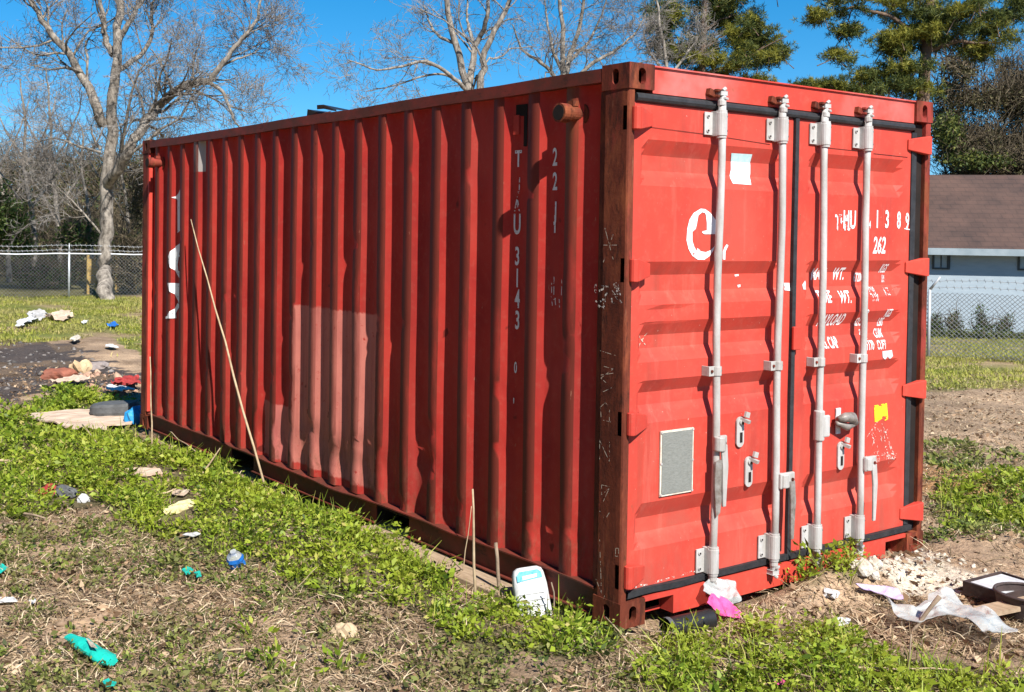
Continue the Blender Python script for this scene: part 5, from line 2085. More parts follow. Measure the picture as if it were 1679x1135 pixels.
def blades(Q, rg, lmin, lmax, w, tmin, tmax, z=0.0):
    n = len(Q)
    C = np.c_[Q, gz(Q[:, 0], Q[:, 1]) + z + rg.random(n) * 0.012]
    az = rg.random(n) * 2 * math.pi
    t0 = np.radians(rg.uniform(tmin, tmax, n))
    t1 = t0 - np.radians(rg.uniform(5, 55, n))
    ln = rg.uniform(lmin, lmax, n)[:, None]
    h_ = np.c_[np.cos(az), np.sin(az)]
    d0 = np.c_[h_ * np.cos(t0)[:, None], np.sin(t0)]
    d1 = np.c_[h_ * np.cos(t1)[:, None], np.sin(t1)]
    s = np.c_[-h_[:, 1], h_[:, 0], rg.normal(size=n) * .4] * (w * rg.uniform(.6, 1.3, n))[:, None]
    m_ = C + d0 * ln * .5
    e = m_ + d1 * ln * .5
    V = np.stack([C - s * .5, C + s * .5, m_ - s * .45, m_ + s * .45, e - s * .1, e + s * .1], 1).reshape(-1, 3)
    b_ = (np.arange(n) * 6)[:, None]
    F = np.concatenate([b_ + np.array([[0, 1, 3, 2]]), b_ + np.array([[2, 3, 5, 4]])])
    return V, F


rg = np.random.default_rng(101)
Q = pts_in(WEED, 330, 102, 0.22)
Q = drop(Q, WEEDHOLE, 0.04, rg)
k = fbm(Q[:, 0] * 2.6, Q[:, 1] * 2.6, 44) + 0.1 * rg.random(len(Q)) > 0.34
Q = Q[k]
V, F = weed_field(Q, rg, 20, 0.12, 0.015, 0.040)
V2, F2 = blades(Q[rg.random(len(Q)) < .9], rg, 0.05, 0.17, 0.0045, 35, 88)
F = np.concatenate([F, F2 + len(V)])
V = np.concatenate([V, V2])
ck = fbm(Q[:, 0] * 3.1, Q[:, 1] * 3.1, 64) > 0.52
V2, F2 = blades(np.repeat(Q[ck], 2, 0) + rg.normal(size=(2 * int(ck.sum()), 2)) * 0.03, rg, 0.08, 0.24, 0.005, 30, 88)
F = np.concatenate([F, F2 + len(V)])
V = np.concatenate([V, V2])
tag(np_mesh('leafy_weeds', V, F, M['weed'], None, (0, 0, 0)), 'bright green leafy weeds covering the ground along the container', 'weeds', kind='stuff')
Q = pts_in(SPARSE, 330, 103, 0.3)
Q = drop(Q, WEEDHOLE, 0.05, rg)
k = fbm(Q[:, 0] * 2.3, Q[:, 1] * 2.3, 46) + 0.16 * rg.random(len(Q)) > 0.42
Q = Q[k]
V, F = weed_field(Q, rg, 10, 0.06, 0.016, 0.036)
tag(np_mesh('sparse_weeds', V, F, M['weed_dark'], None, (0, 0, 0)), 'dull green small weeds scattered over the dry foreground', 'weeds', kind='stuff')
NEARP = [poly_w([(-260, 640), (-260, 1240), (900, 1300), (1850, 1300), (1850, 640), (1524, 610), (1500, 900), (1012, 1030), (229, 700), (229, 620), (60, 600)])]
Q = pts_in(NEARP, 2700, 104, 0.05, fall=2.0, rref=5.5)
kk = fbm(Q[:, 0] * 2.0, Q[:, 1] * 2.0, 91)
Q = Q[(kk > 0.33)]
Q = drop(Q, WEED, 0.25, rg)
Q = drop(Q, WEEDHOLE + [ASH, LIME], 0.10, rg)
V, F = blades(Q, rg, 0.035, 0.13, 0.0045, -8, 38)
tag(np_mesh('dry_grass', V, F, M['dry'], None, (0, 0, 0)), 'dry straw-coloured grass litter over the bare soil', 'grass', kind='stuff')
Q = pts_in(LAWN, 620, 105, 0.8, fall=0.6, rref=20)
k = fbm(Q[:, 0] * 1.0, Q[:, 1] * 1.0, 48) + 0.2 * rg.random(len(Q)) > 0.50
V, F = blades(Q[k], rg, 0.035, 0.10, 0.012, 20, 85)
tag(np_mesh('lawn_grass', V, F, M['lawn'], None, (0, 0, 0)), 'short yellow-green grass in front of the fences', 'grass', kind='stuff')
Q = pts_in(NEARP, 420, 111, 0.05, fall=1.5, rref=6.0)
Q = Q[fbm(Q[:, 0] * 1.7, Q[:, 1] * 1.7, 97) > 0.40]
Q = drop(Q, WEED, 0.4, rg)
n = len(Q)
C = np.c_[Q, gz(Q[:, 0], Q[:, 1]) + 0.006 + rg.random(n) * 0.018]
D = rg.normal(size=(n, 3)) * np.array((1, 1, .35))
ll = rg.uniform(.02, .06, n)
V, F = leaves_batch(C, ll, ll * rg.uniform(.3, .7, n), rg, D)
tag(np_mesh('dead_leaves', V, F, leafy('dead_leaf_litter', [(0.0, (0.06, 0.04, 0.025)), (0.4, (0.19, 0.115, 0.065)), (0.8, (0.36, 0.235, 0.14)), (1.0, (0.55, 0.42, 0.28))], 0.1), None, (0, 0, 0)), 'curled brown dead leaves and bark flakes on the dry ground', 'leaves', kind='stuff')
# earth crumbs and twig bits
def crumbs(polys, dens, seed, smin, smax, m, name, label):
    rg = np.random.default_rng(seed)
    Q = pts_in(polys, dens, seed, 0.1, fall=1.2)
    n = len(Q)
    base = np.array([(1, 0, 0), (-1, 0, 0), (0, 1, 0), (0, -1, 0), (0, 0, 1), (0, 0, -1)], float)
    tri = np.array([(0, 2, 4), (2, 1, 4), (1, 3, 4), (3, 0, 4), (2, 0, 5), (1, 2, 5), (3, 1, 5), (0, 3, 5)])
    s = (smin + (smax - smin) * rg.random(n) ** 3)[:, None, None]
    V = base[None] * s * rg.uniform(.5, 1.3, (n, 6, 1)) * np.array((1, 1, .6))
    V = V + rg.normal(size=V.shape) * s * .2
    C = np.c_[Q, gz(Q[:, 0], Q[:, 1])]
    V = V + C[:, None, :]
    F = (tri[None] + (np.arange(n) * 6)[:, None, None]).reshape(-1, 3)
    return tag(np_mesh(name, V.reshape(-1, 3), F, m, None, (0, 0, 0)), label, 'rubble', kind='stuff')


crumbs(NEARP, 110, 106, 0.005, 0.036, simple('soil_clods', (0.30, 0.21, 0.14), (0.15, 0.10, 0.07), 9, 0.95), 'soil_crumbs', 'small clods of earth and bits of bark on the ground')
crumbs([LIME], 1500, 107, 0.003, 0.026, M['lime'], 'lime_rubble', 'crumbly white lime rubble at the right door corner')
crumbs([ASH], 90, 108, 0.01, 0.06, simple('ash_bits', (0.30, 0.27, 0.25), (0.03, 0.028, 0.026), 3, 0.95), 'ash_debris', 'charred bits and ash on the burnt patch')
crumbs([poly_w([(70, 640), (120, 612), (180, 612), (225, 630), (225, 650), (160, 648)])], 160, 109, 0.02, 0.09, simple('tan_debris', (0.52, 0.36, 0.25), (0.28, 0.13, 0.09), 2, 0.9), 'trash_rubble', 'tan broken scraps heaped beside the burnt patch')


# ------------------------------------------------------------------ LITTER
def scrap(name, px, m, label, cat, h=0.03, lift=0.03, thick=0.004, group=None, seed=1, sub=4, freq=14):
    """crumpled sheet lying on the ground, outline given at the photo's place"""
    P = [gp(u, v) for u, v in px]
    c = sum(P, Vector()) / len(P)
    bm = bmesh.new()
    vs = [bm.verts.new((p.x - c.x, p.y - c.y, 0)) for p in P]
    bm.faces.new(vs)
    bmesh.ops.triangulate(bm, faces=bm.faces[:])
    for k in range(sub):
        es = [e for e in bm.edges if e.calc_length() > 0.018]
        if not es:
            break
        bmesh.ops.subdivide_edges(bm, edges=es, cuts=1, use_grid_fill=False)
        bmesh.ops.triangulate(bm, faces=bm.faces[:])
    g0 = float(gz(c.x, c.y))
    for v in bm.verts:
        x, y = v.co.x + c.x, v.co.y + c.y
        n = float(fbm(x * freq, y * freq, seed, 3)) - 0.3
        v.co.z = float(gz(x, y)) - g0 + lift + n * h
        v.co.x += (float(vnoise(x * freq * 1.5, y * freq, seed + 5)) - .5) * h * .6
        v.co.y += (float(vnoise(x * freq, y * freq * 1.5, seed + 9)) - .5) * h * .6
    me = bpy.data.meshes.new(name)
    bm.to_mesh(me)
    bm.free()
    o = link_mesh(name, me, m, None, (c.x, c.y, g0))
    md = o.modifiers.new('thick', 'SOLIDIFY')
    md.thickness = thick
    return tag(o, label, cat, group)


def stick(pts, r, m, label, name='stick', cat='stick', group='dry sticks and stalks', n=6):
    mb = MB()
    pts = [Vector(p) for p in pts]
    rs = np.linspace(r, r * .55, len(pts)) if not isinstance(r, (list, tuple)) else r
    mb.tube(pts, list(rs), n)
    return tag(mb.build(name, m, None, pts[0], smooth=True), label, cat, group)


def wav(a, b_, k=6, j=0.01, seed=1):
    r_ = random.Random(seed)
    return [a.lerp(b_, i / (k - 1)) + Vector((r_.uniform(-j, j), r_.uniform(-j, j), r_.uniform(-j, j))) * (0 < i < k - 1) for i in range(k)]


a = on_side(434, 796, -0.10)
b_ = on_side(313, 360, -0.022)
stick(wav(a, b_, 9, 0.006, 3), [0.009] * 4 + [0.008, 0.007, 0.006, 0.005, 0.004], M['straw'], 'long pale straw stalk leaning against the corrugated side', 'dry_stalk', 'stalk')
a = gp(250, 748)
stick(wav(a, up(246, 585, a, 0.05), 7, 0.004, 4), 0.008, M['straw'], 'thin pale stalk upright by the far corner post', 'dry_stalk', 'stalk')
a = gp(779, 990)
stick(wav(a, up(775, 802, a), 7, 0.003, 5), 0.009, M['straw'], 'tall thin stalk upright before the bottom rail', 'dry_stalk', 'stalk')
a = gp(757, 950)
stick(wav(a, up(773, 830, a), 6, 0.004, 6), 0.0035, M['straw'], 'hair-thin straw leaning beside the tall thin stalk', 'dry_stalk', 'stalk')
a = gp(821, 985)
stick(wav(a, up(813, 890, a), 5, 0.003, 7), [0.011, 0.011, 0.010, 0.010, 0.009], M['stick'], 'short grey stake upright near the white jug', 'stake', 'stake')
a = gp(1490, 1040)
stick(wav(a, up(1541, 978, a), 6, 0.004, 8), [0.008, 0.008, 0.009, 0.009, 0.010, 0.012], M['stick'], 'grey stick slanting out of the clear plastic sheet')
a = gp(1482, 1125)
stick(wav(a, up(1494, 1040, a), 6, 0.006, 9), 0.006, M['stick'], 'grey stem standing in the weeds below the plastic sheet', 'dry_stalk', 'stalk')
a = gp(1130, 1085)
stick(wav(gp(1105, 1078, .03), gp(1330, 1130, .05), 9, 0.008, 10), 0.006, M['stick'], 'long thin stick lying in the weeds at the bottom of the photo')
stick(wav(gp(1390, 1118, .06), gp(1560, 1122, .06), 7, 0.006, 11), 0.005, M['straw'], 'pale stalk lying across the weeds at the lower right', 'dry_stalk', 'stalk')
stick(wav(gp(960, 1028, .04), gp(1150, 1062, .04), 8, 0.006, 12), 0.006, M['stick'], 'dark twig on the weeds in front of the near corner')
a = gp(1065, 1090)
stick(wav(a, up(993, 1012, a, 0.3), 7, 0.004, 13), 0.005, M['straw'], 'pale straw leaning against the near bottom corner casting', 'dry_stalk', 'stalk')
a = gp(1240, 1050)
stick(wav(a, up(1252, 1003, a), 5, 0.003, 14), 0.006, M['straw'], 'short pale stalk upright in the weeds before the doors', 'dry_stalk', 'stalk')
a = gp(912, 1018)
stick(wav(a, up(904, 955, a), 5, 0.006, 15), 0.006, M['stick'], 'brown stem beside the white jug', 'dry_stalk', 'stalk')
stick(wav(gp(-20, 768, .05), gp(45, 761, .05), 5, 0.006, 16), 0.014, M['straw'], 'upper pale cane lying at the left edge', 'cane', 'stick')
stick(wav(gp(-20, 776, .05), gp(38, 764, .06), 5, 0.006, 17), 0.012, M['straw'], 'lower pale cane lying at the left edge', 'cane', 'stick')
stick(wav(gp(52, 782, .05), gp(92, 774, .06), 5, 0.006, 18), 0.012, M['straw'], 'short pale cane on the green weeds by the left edge', 'cane', 'stick')
stick(wav(gp(135, 715, .1), gp(172, 758, .08), 5, 0.004, 19), 0.006, M['straw'], 'thin straw lying below the bleached board', 'dry_stalk', 'stalk')
stick(wav(gp(25, 848, .03), gp(75, 858, .03), 6, 0.01, 20), 0.010, M['stick'], 'crooked dark twig on bare soil at the left')
stick(wav(gp(322, 805, .06), gp(371, 752, .16), 6, 0.005, 21), 0.008, M['straw'], 'pale bent stalk rising from the weeds near the bottom rail', 'dry_stalk', 'stalk')
stick(wav(gp(258, 712, .1), gp(320, 765, .12), 6, 0.01, 22), 0.006, M['straw'], 'thin pale stalk arching through the weeds by the far corner', 'dry_stalk', 'stalk')
stick(wav(gp(255, 825, .05), gp(292, 815, .06), 5, 0.005, 23), 0.008, M['straw'], 'short pale stalk beside the cream foam lump', 'dry_stalk', 'stalk')
stick(wav(gp(258, 1005, .02), gp(312, 985, .03), 5, 0.005, 24), 0.006, M['straw'], 'short straw on bare soil left of the blue bottle', 'dry_stalk', 'stalk')
stick(wav(gp(355, 1078, .03), gp(400, 1075, .03), 5, 0.004, 25), 0.006, M['straw'], 'pale straw lying right of the crushed teal bottle', 'dry_stalk', 'stalk')
a = gp(345, 806)
stick(wav(gp(480, 980, .03), up(520, 930, gp(480, 980)), 5, 0.003, 26), 0.003, M['straw'], 'hair-thin straw slanting in the bright weeds', 'dry_stalk', 'stalk')

# plank under the bottom rail
def slab(name, px, th, m, label, cat, lift=0.0, group=None):
    P = [gp(u, v) for u, v in px]
    c = sum(P, Vector()) / len(P)
    z0 = float(gz(c.x, c.y)) + lift
    mb = MB()
    n = len(P)
    vs = [(p.x, p.y, z0) for p in P] + [(p.x, p.y, z0 + th) for p in P]
    mb.add(vs, [tuple(range(n))[::-1], tuple(range(n, 2 * n))] + [(k, (k + 1) % n, n + (k + 1) % n, n + k) for k in range(n)])
    return tag(mb.build(name, m, None, (c.x, c.y, z0), bevel=0.004), label, cat, group)


mb = MB()
mb.box(-0.15, 0.16, 0.62, 2.15, -0.075, -0.004)
tag(mb.build('support_plank', M['wood'], None, (0, 1.5, -0.075), bevel=0.006), 'weathered timber plank lying under the long side of the container', 'plank')
for (yy, lab) in ((5.75, 'timber block under the far end of the container'),):
    mb = MB()
    mb.box(0.01, 0.5, yy - .12, yy + .12, -0.09, -0.002)
    tag(mb.build('support_block', M['wood'], None, (0.2, yy, -0.09), bevel=0.006), lab, 'block')
mb = MB()
mb.box(1.7, 2.42, 0.03, 0.25, -0.09, -0.002)
tag(mb.build('support_block', M['wood'], None, (2.0, .15, -0.09), bevel=0.006), 'timber block under the right door corner of the container', 'block')

# jug
jb = gp(876, 1004)
jr = CM3 @ Vector((1, 0, 0))
jr = Vector((jr.x, jr.y, 0)).normalized()
jf = Vector((jr.y, -jr.x, 0))          # towards the camera
if jf.dot(CAM_P - jb) < 0:
    jf = -jf
jup = (Vector((0, 0, 1)) * 0.93 - jf * 0.30 - jr * 0.16).normalized()
jr2 = (jr - jup * jr.dot(jup)).normalized()
jf2 = jup.cross(jr2)
if jf2.dot(jf) < 0:
    jf2 = -jf2
JM = Matrix((jr2, jf2, jup)).transposed()
root = empty('plastic_jug', jb, 'white plastic jug with a teal label leaning on the bottom rail', 'jug')


def jug_ring(z, sx, sy, rr_=0.35, n=24, cy=0.0):
    vs = []
    for k in range(n):
        th = 2 * math.pi * k / n
        c_, s_ = math.cos(th), math.sin(th)
        e = 0.45
        vs.append(jb + JM @ Vector((sx * math.copysign(abs(c_) ** e, c_), cy + sy * math.copysign(abs(s_) ** e, s_), z)))
    return vs


mb = MB()
prof_j = [(-0.03, .084, .05), (0.0, .086, .052), (0.13, .085, .052), (0.185, .078, .048), (0.205, .070, .042), (0.216, .05, .03), (0.217, .03, .02)]
vs = []
for z, sx, sy in prof_j:
    vs += jug_ring(z, sx, sy)
n = 24
fs = [(i * n + k, i * n + (k + 1) % n, (i + 1) * n + (k + 1) % n, (i + 1) * n + k) for i in range(len(prof_j) - 1) for k in range(n)]
fs.append(tuple(range((len(prof_j) - 1) * n, len(prof_j) * n)))
mb.add(vs, fs).build('body', M['white'], root, jb, smooth=True)
mb = MB()
vs = []
for (x, z) in ((-0.062, .150), (0.064, .160), (0.062, .186), (0.045, .199), (-0.045, .198), (-0.062, .180)):
    vs.append(jb + JM @ Vector((x, .0535 - max(0, z - .15) * .15, z)))
mb.add(vs, [tuple(range(6))]).build('label', simple('teal_jug_label', (0.02, 0.27, 0.36), (0.16, 0.42, 0.50), 60, 0.5), root, jb)
mb = MB()
vs = [jb + JM @ Vector((x, .0545 - max(0, z - .15) * .15, z)) for (x, z) in ((-0.035, .158), (0.038, .164), (0.040, .180), (-0.033, .176))]
mb.add(vs, [(0, 1, 2, 3)]).build('label_patch', M['white'], root, jb)
mb = MB()
for k in range(3):
    p0 = jb + JM @ Vector((-0.06, .054, .03 + .03 * k))
    p1 = jb + JM @ Vector((0.06, .054, .03 + .03 * k))
    mb.tube([p0, p1], 0.003, 6)
mb.build('rib', M['white'], root, jb)



def rag(name, px, yy, m, label, cat, amp, seed, thick=0.003):
    """crumpled sheet propped against the door sill: outline at the photo's place, standing yy in front of it"""
    P = [on_door(u, v, yy) for u, v in px]
    c = sum(P, Vector()) / len(P)
    bm = bmesh.new()
    bm.faces.new([bm.verts.new((p.x - c.x, 0, p.z - c.z)) for p in P])
    for k in range(4):
        bmesh.ops.triangulate(bm, faces=bm.faces[:])
        es = [e for e in bm.edges if e.calc_length() > 0.018]
        if es:
            bmesh.ops.subdivide_edges(bm, edges=es, cuts=1)
    bmesh.ops.triangulate(bm, faces=bm.faces[:])
    for v in bm.verts:
        n = float(fbm(v.co.x * 16 + seed, v.co.z * 16, seed, 3)) - .45
        v.co.y = n * amp - (0.05 - v.co.z) * 0.6
    me = bpy.data.meshes.new(name)
    bm.to_mesh(me)
    bm.free()
    o = link_mesh(name, me, m, None, c)
    md = o.modifiers.new('thick', 'SOLIDIFY')
    md.thickness = thick
    return tag(o, label, cat)


rag('pink_rag', [(1150, 985), (1163, 972), (1182, 978), (1202, 1001), (1192, 1007), (1165, 1003)], -0.07, M['pink'], 'torn pink plastic scrap at the foot of the left door', 'scrap', 0.08, 3)
rag('plastic_bag', [(1150, 968), (1172, 948), (1202, 952), (1202, 978), (1185, 996), (1165, 980)], -0.04, M['clear'], 'crumpled clear plastic bag behind the pink scrap', 'bag', 0.10, 4)
# black pipe and stone
a, b_ = gp(1092, 1048, .05), gp(1165, 1030, .045)
root = empty('black_pipe', a, 'short black plastic pipe lying before the near corner', 'pipe')
mb = MB()
mb.tube([a, a.lerp(b_, .3), b_], 0.046, 16, cap=False)
mb.tube([a + (b_ - a) * 0.002, a.lerp(b_, .5)], 0.038, 16, cap=False)
mb.build('pipe_shell', M['black'], root, a, smooth=True)
mb = MB()
mb.tube([a + (a - b_).normalized() * .003, a + (b_ - a).normalized() * .02], 0.049, 16, cap=False)
mb.build('pipe_rim', M['tyre'], root, a)


def lump(name, u, v, sx, sy, sz, m, label, cat, seed=1, group=None, lift=0.0, rot=0.0):
    c = gp(u, v)
    bm = bmesh.new()
    bmesh.ops.create_icosphere(bm, subdivisions=3, radius=1)
    rr_ = random.Random(seed)
    o1 = rr_.uniform(0, 50)
    for q in bm.verts:
        n = float(fbm(q.co.x * 1.7 + o1 + q.co.z, q.co.y * 1.7 + o1 - q.co.z * .6, seed, 3))
        q.co *= 0.45 + 1.15 * n
        q.co = Vector((q.co.x * sx, q.co.y * sy, max(-0.4, q.co.z) * sz))
    bmesh.ops.rotate(bm, cent=(0, 0, 0), matrix=Matrix.Rotation(rot, 3, 'Z'), verts=bm.verts)
    me = bpy.data.meshes.new(name)
    bm.to_mesh(me)
    bm.free()
    o = link_mesh(name, me, m, None, (c.x, c.y, c.z + sz * .35 + lift))
    return tag(o, label, cat, group)


ROT = math.atan2((CM3 @ Vector((1, 0, 0))).y, (CM3 @ Vector((1, 0, 0))).x)
lump('stone', 1106, 1047, .05, .04, .035, M['lime'], 'small pale stone in front of the black pipe', 'stone', 3)
for (u_, v_, s_, sd_, lb_) in ((1412, 940, .062, 5, 'largest white lime lump at the foot of the fourth door rod'), (1432, 932, .05, 51, 'white lime lump just right of the fourth door rod'), (1428, 948, .045, 52, 'lowest white lime lump below the fourth door rod'), (1400, 932, .035, 53, 'small white lime lump just left of the fourth door rod')):
    lump('lime_lump', u_, v_, s_, s_ * .8, s_ * .9, M['lime'], lb_, 'lump', sd_, 'white lime lumps by the right door')
lump('white_cup', 1362, 978, .045, .04, .03, M['white'], 'small white crumpled cup on dry grass before the doors', 'cup', 6)
lump('white_wad', 1381, 1024, .045, .035, .025, M['white'], 'small white wad at the edge of the lower right weeds', 'wad', 7)
scrap('paper_sheet', [(1402, 972), (1440, 975), (1470, 985), (1480, 997), (1462, 996), (1432, 984), (1410, 978)], M['lav'], 'crumpled lavender paper beside the lime rubble', 'paper', 0.05, 0.04, seed=8)
scrap('plastic_sheet', [(1443, 1013), (1475, 1015), (1500, 1022), (1525, 1000), (1560, 997), (1585, 1010), (1595, 1035), (1640, 1043), (1658, 1058), (1640, 1074), (1600, 1064), (1582, 1050), (1555, 1045), (1500, 1042), (1470, 1030)], M['clear'], 'large clear plastic sheet lying in the weeds at the lower right', 'plastic sheet', 0.13, 0.07, 0.003, seed=9, sub=5, freq=7)
# box, bucket, board at the right edge
bx = gp(1590, 985)
root = empty('open_tray', bx, 'dark brown open box with white lining at the right edge', 'box')
A_, B_, C_ = gp(1578, 978), gp(1645, 1002), gp(1700, 985)
e1 = (B_ - A_)
e1.z = 0
e2 = (C_ - B_)
e2.z = 0
e2 = e2 * 1.1


def pbox(P0, a1, a2, z0, z1):
    vs = [P0 + Vector((0, 0, z0)), P0 + a1 + Vector((0, 0, z0)), P0 + a1 + a2 + Vector((0, 0, z0)), P0 + a2 + Vector((0, 0, z0))]
    vs += [v + Vector((0, 0, z1 - z0)) for v in vs]
    return vs, [(0, 3, 2, 1), (4, 5, 6, 7), (0, 1, 5, 4), (1, 2, 6, 5), (2, 3, 7, 6), (3, 0, 4, 7)]


P0 = Vector((A_.x, A_.y, bx.z + 0.02))
t1, t2 = e1.normalized() * 0.012, e2.normalized() * 0.012
for (q, a1, a2) in ((P0, e1, t2), (P0 + e2, e1, t2), (P0 + t2, t1, e2 - t2), (P0 + e1 + t2, t1, e2 - t2)):
    mb = MB()
    mb.add(*pbox(q, a1, a2, 0, 0.07))
    mb.build('box_wall', M['brown'], root, bx)
mb = MB()
mb.add(*pbox(P0 + t1 + t2, e1 - t1, e2 - t2 * 2, 0.005, 0.02))
mb.build('box_base', M['brown'], root, bx)
mb = MB()
mb.add(*pbox(P0 + t1 * 2 + t2 * 2 + e1 * .02, e1 * .9, e2 * .85, 0.060, 0.068))
mb.build('lining_sheet', M['white'], root, bx)
bk = gp(1668, 1018)
root = empty('brown_bucket', bk, 'dark brown plastic bucket cut by the right edge', 'bucket')
mb = MB()
mb.tube([bk + Vector((0.1, 0, 0.0)), bk + Vector((0.1, 0, 0.12))], [0.13, 0.148], 24, cap=False)
mb.tube([bk + Vector((0.1, 0, 0.005)), bk + Vector((0.1, 0, 0.006))], [0.13, 0.13], 24)
mb.build('bucket_wall', M['brown'], root, bk, smooth=True)
mb = MB()
cpts = [bk + Vector((0.1 + 0.150 * math.cos(q), 0.150 * math.sin(q), 0.12)) for q in np.linspace(0, 2 * math.pi, 25)]
mb.tube(cpts, 0.008, 6)
mb.build('bucket_rim', M['brown'], root, bk, smooth=True)
pa, pb = gp(1602, 1026, 0.05), gp(1760, 1005, 0.09)
d3 = (pb - pa)
sd = Vector((-d3.y, d3.x, 0)).normalized() * 0.05
mb = MB()
vs = [pa - sd, pb - sd, pb + sd, pa + sd]
mb.add(vs + [v + Vector((0, 0, 0.022)) for v in vs], [(0, 3, 2, 1), (4, 5, 6, 7), (0, 1, 5, 4), (1, 2, 6, 5), (2, 3, 7, 6), (3, 0, 4, 7)])
tag(mb.build('loose_board', M['wood'], None, pa), 'narrow weathered board slanting beside the brown bucket', 'board')

# crushed teal bottle
ta, te = gp(113, 1058, .04), gp(183, 1100, .035)
root = empty('crushed_bottle', ta, 'crushed teal plastic bottle lying on dry grass at the lower left', 'bottle')
mb = MB()
K, nn_ = 10, 14
vs = []
ax_ = (te - ta)
sdv = Vector((-ax_.y, ax_.x, 0)).normalized()
rb = [0.020, 0.024, 0.034, 0.038, 0.036, 0.040, 0.036, 0.041, 0.038, 0.024]
for i in range(K):
    c = ta + ax_ * (i / (K - 1))
    for k in range(nn_):
        th = 2 * math.pi * k / nn_
        f = 1 + 0.35 * (float(vnoise(i * .9, k * .8, 77)) - .5)
        vs.append(c + sdv * math.cos(th) * rb[i] * f * 1.1 + Vector((0, 0, math.sin(th) * rb[i] * f * .62)))
fs = [(i * nn_ + k, i * nn_ + (k + 1) % nn_, (i + 1) * nn_ + (k + 1) % nn_, (i + 1) * nn_ + k) for i in range(K - 1) for k in range(nn_)]
fs += [tuple(range(nn_))[::-1], tuple(range((K - 1) * nn_, K * nn_))]
mb.add(vs, fs).build('body', M['teal'], root, ta)
scrap('torn_label', [(140, 1075), (152, 1082), (160, 1092), (150, 1090)], M['lime'], 'dirty pale label scrap on the crushed teal bottle', 'label', 0.01, 0.075, 0.002, seed=31)
G_T = 'teal plastic scraps on the dry grass'
scrap('teal_scrap', [(299, 944), (308, 940), (317, 944), (312, 952), (303, 954)], M['teal'], 'left one of two teal scraps between the blue bottle and bare soil', 'scrap', 0.035, 0.03, seed=32, group=G_T)
scrap('teal_scrap', [(318, 951), (328, 948), (332, 955), (322, 959)], M['teal'], 'right one of two teal scraps between the blue bottle and bare soil', 'scrap', 0.035, 0.03, seed=33, group=G_T)
scrap('teal_scrap', [(-8, 938), (4, 936), (11, 942), (4, 949), (-6, 950)], M['teal'], 'teal scrap cut by the left edge of the photo', 'scrap', 0.03, 0.03, seed=34, group=G_T)
scrap('teal_scrap', [(168, 1131), (180, 1124), (190, 1130), (184, 1140), (170, 1142)], M['teal'], 'teal scrap at the bottom edge below the crushed bottle', 'scrap', 0.03, 0.03, seed=35, group=G_T)
# blue bottle
bb = gp(390, 930)
root = empty('blue_bottle', bb, 'crumpled blue plastic bottle with clear neck at the edge of the bright weeds', 'bottle')
mb = MB()
vs = []
rb = [0.030, 0.044, 0.046, 0.042, 0.047, 0.040, 0.026, 0.018, 0.018]
zz = [0, .012, .03, .05, .065, .085, .098, .108, .12]
tl = (Vector((0, 0, 1)) * .8 - jr * .15 + jf * .45).normalized()
s1 = tl.orthogonal().normalized()
s2 = tl.cross(s1)
for i in range(len(rb)):
    for k in range(14):
        th = 2 * math.pi * k / 14
        f = 1 + 0.4 * (float(vnoise(i * .9 + 3, k * .8, 78)) - .5)
        vs.append(bb + tl * zz[i] + (s1 * math.cos(th) + s2 * math.sin(th)) * rb[i] * f)
nn_ = 14
fs = [(i * nn_ + k, i * nn_ + (k + 1) % nn_, (i + 1) * nn_ + (k + 1) % nn_, (i + 1) * nn_ + k) for i in range(5) for k in range(nn_)]
fs += [tuple(range(nn_))[::-1]]
mb.add(vs[:6 * nn_], fs).build('body', M['blue'], root, bb)
mb = MB()
fs = [(i * nn_ + k, i * nn_ + (k + 1) % nn_, (i + 1) * nn_ + (k + 1) % nn_, (i + 1) * nn_ + k) for i in range(3) for k in range(nn_)]
mb.add(vs[5 * nn_:], fs + [tuple(range(3 * nn_, 4 * nn_))]).build('neck', M['clear'], root, bb)

lump('foam_lump', 293, 838, .13, .05, .045, M['foam'], 'elongated cream foam lump with ragged tip in the weeds', 'foam', 11, rot=ROT + .9)
lump('white_ball', 137, 823, .045, .04, .04, M['white'], 'small white ball of plastic on green weeds at the left', 'plastic', 12)
# red and black shoe-like scrap
rbx = gp(92, 815)
root = empty('red_black_shoe', rbx, 'old black shoe with red toe lying in the weeds at the left', 'shoe')
for (nm, off, sx, sy, sz, mm, sd_) in (('shoe_heel', 0.06, .10, .055, .055, 'tyre', 13), ('shoe_toe', -0.055, .06, .055, .06, 'redcloth', 14)):
    o = lump(nm, 92, 813, sx, sy, sz, M[mm], None, None, sd_, rot=ROT)
    loc = o.location.copy() + jr * off
    o.parent = root
    o.location = loc - rbx
scrap('white_scrap', [(297, 884), (318, 878), (328, 881), (316, 888)], M['white'], 'flat white scrap on the weeds left of the blue bottle', 'scrap', 0.03, 0.015, seed=41)
scrap('white_scrap', [(280, 810), (300, 805), (312, 809), (300, 818), (285, 817)], M['pale_wood'], 'pale chip just above the cream foam lump', 'chip', 0.02, 0.015, seed=42)
scrap('board_scrap', [(196, 776), (225, 772), (262, 774), (266, 781), (240, 784), (205, 784)], M['pale_wood'], 'bleached board scrap lying in a gap of the green weeds', 'board', 0.015, 0.012, 0.012, seed=43)
# delaminated plywood sheet by the far corner
scrap('plywood_sheet', [(38, 688), (90, 684), (150, 678), (200, 684), (225, 694), (215, 704), (172, 706), (176, 714), (120, 713), (96, 706), (60, 698)], M['pale_wood'], 'bleached flaking plywood sheet lying by the far end of the container', 'plywood', 0.035, 0.04, 0.014, seed=44, sub=5, freq=5)
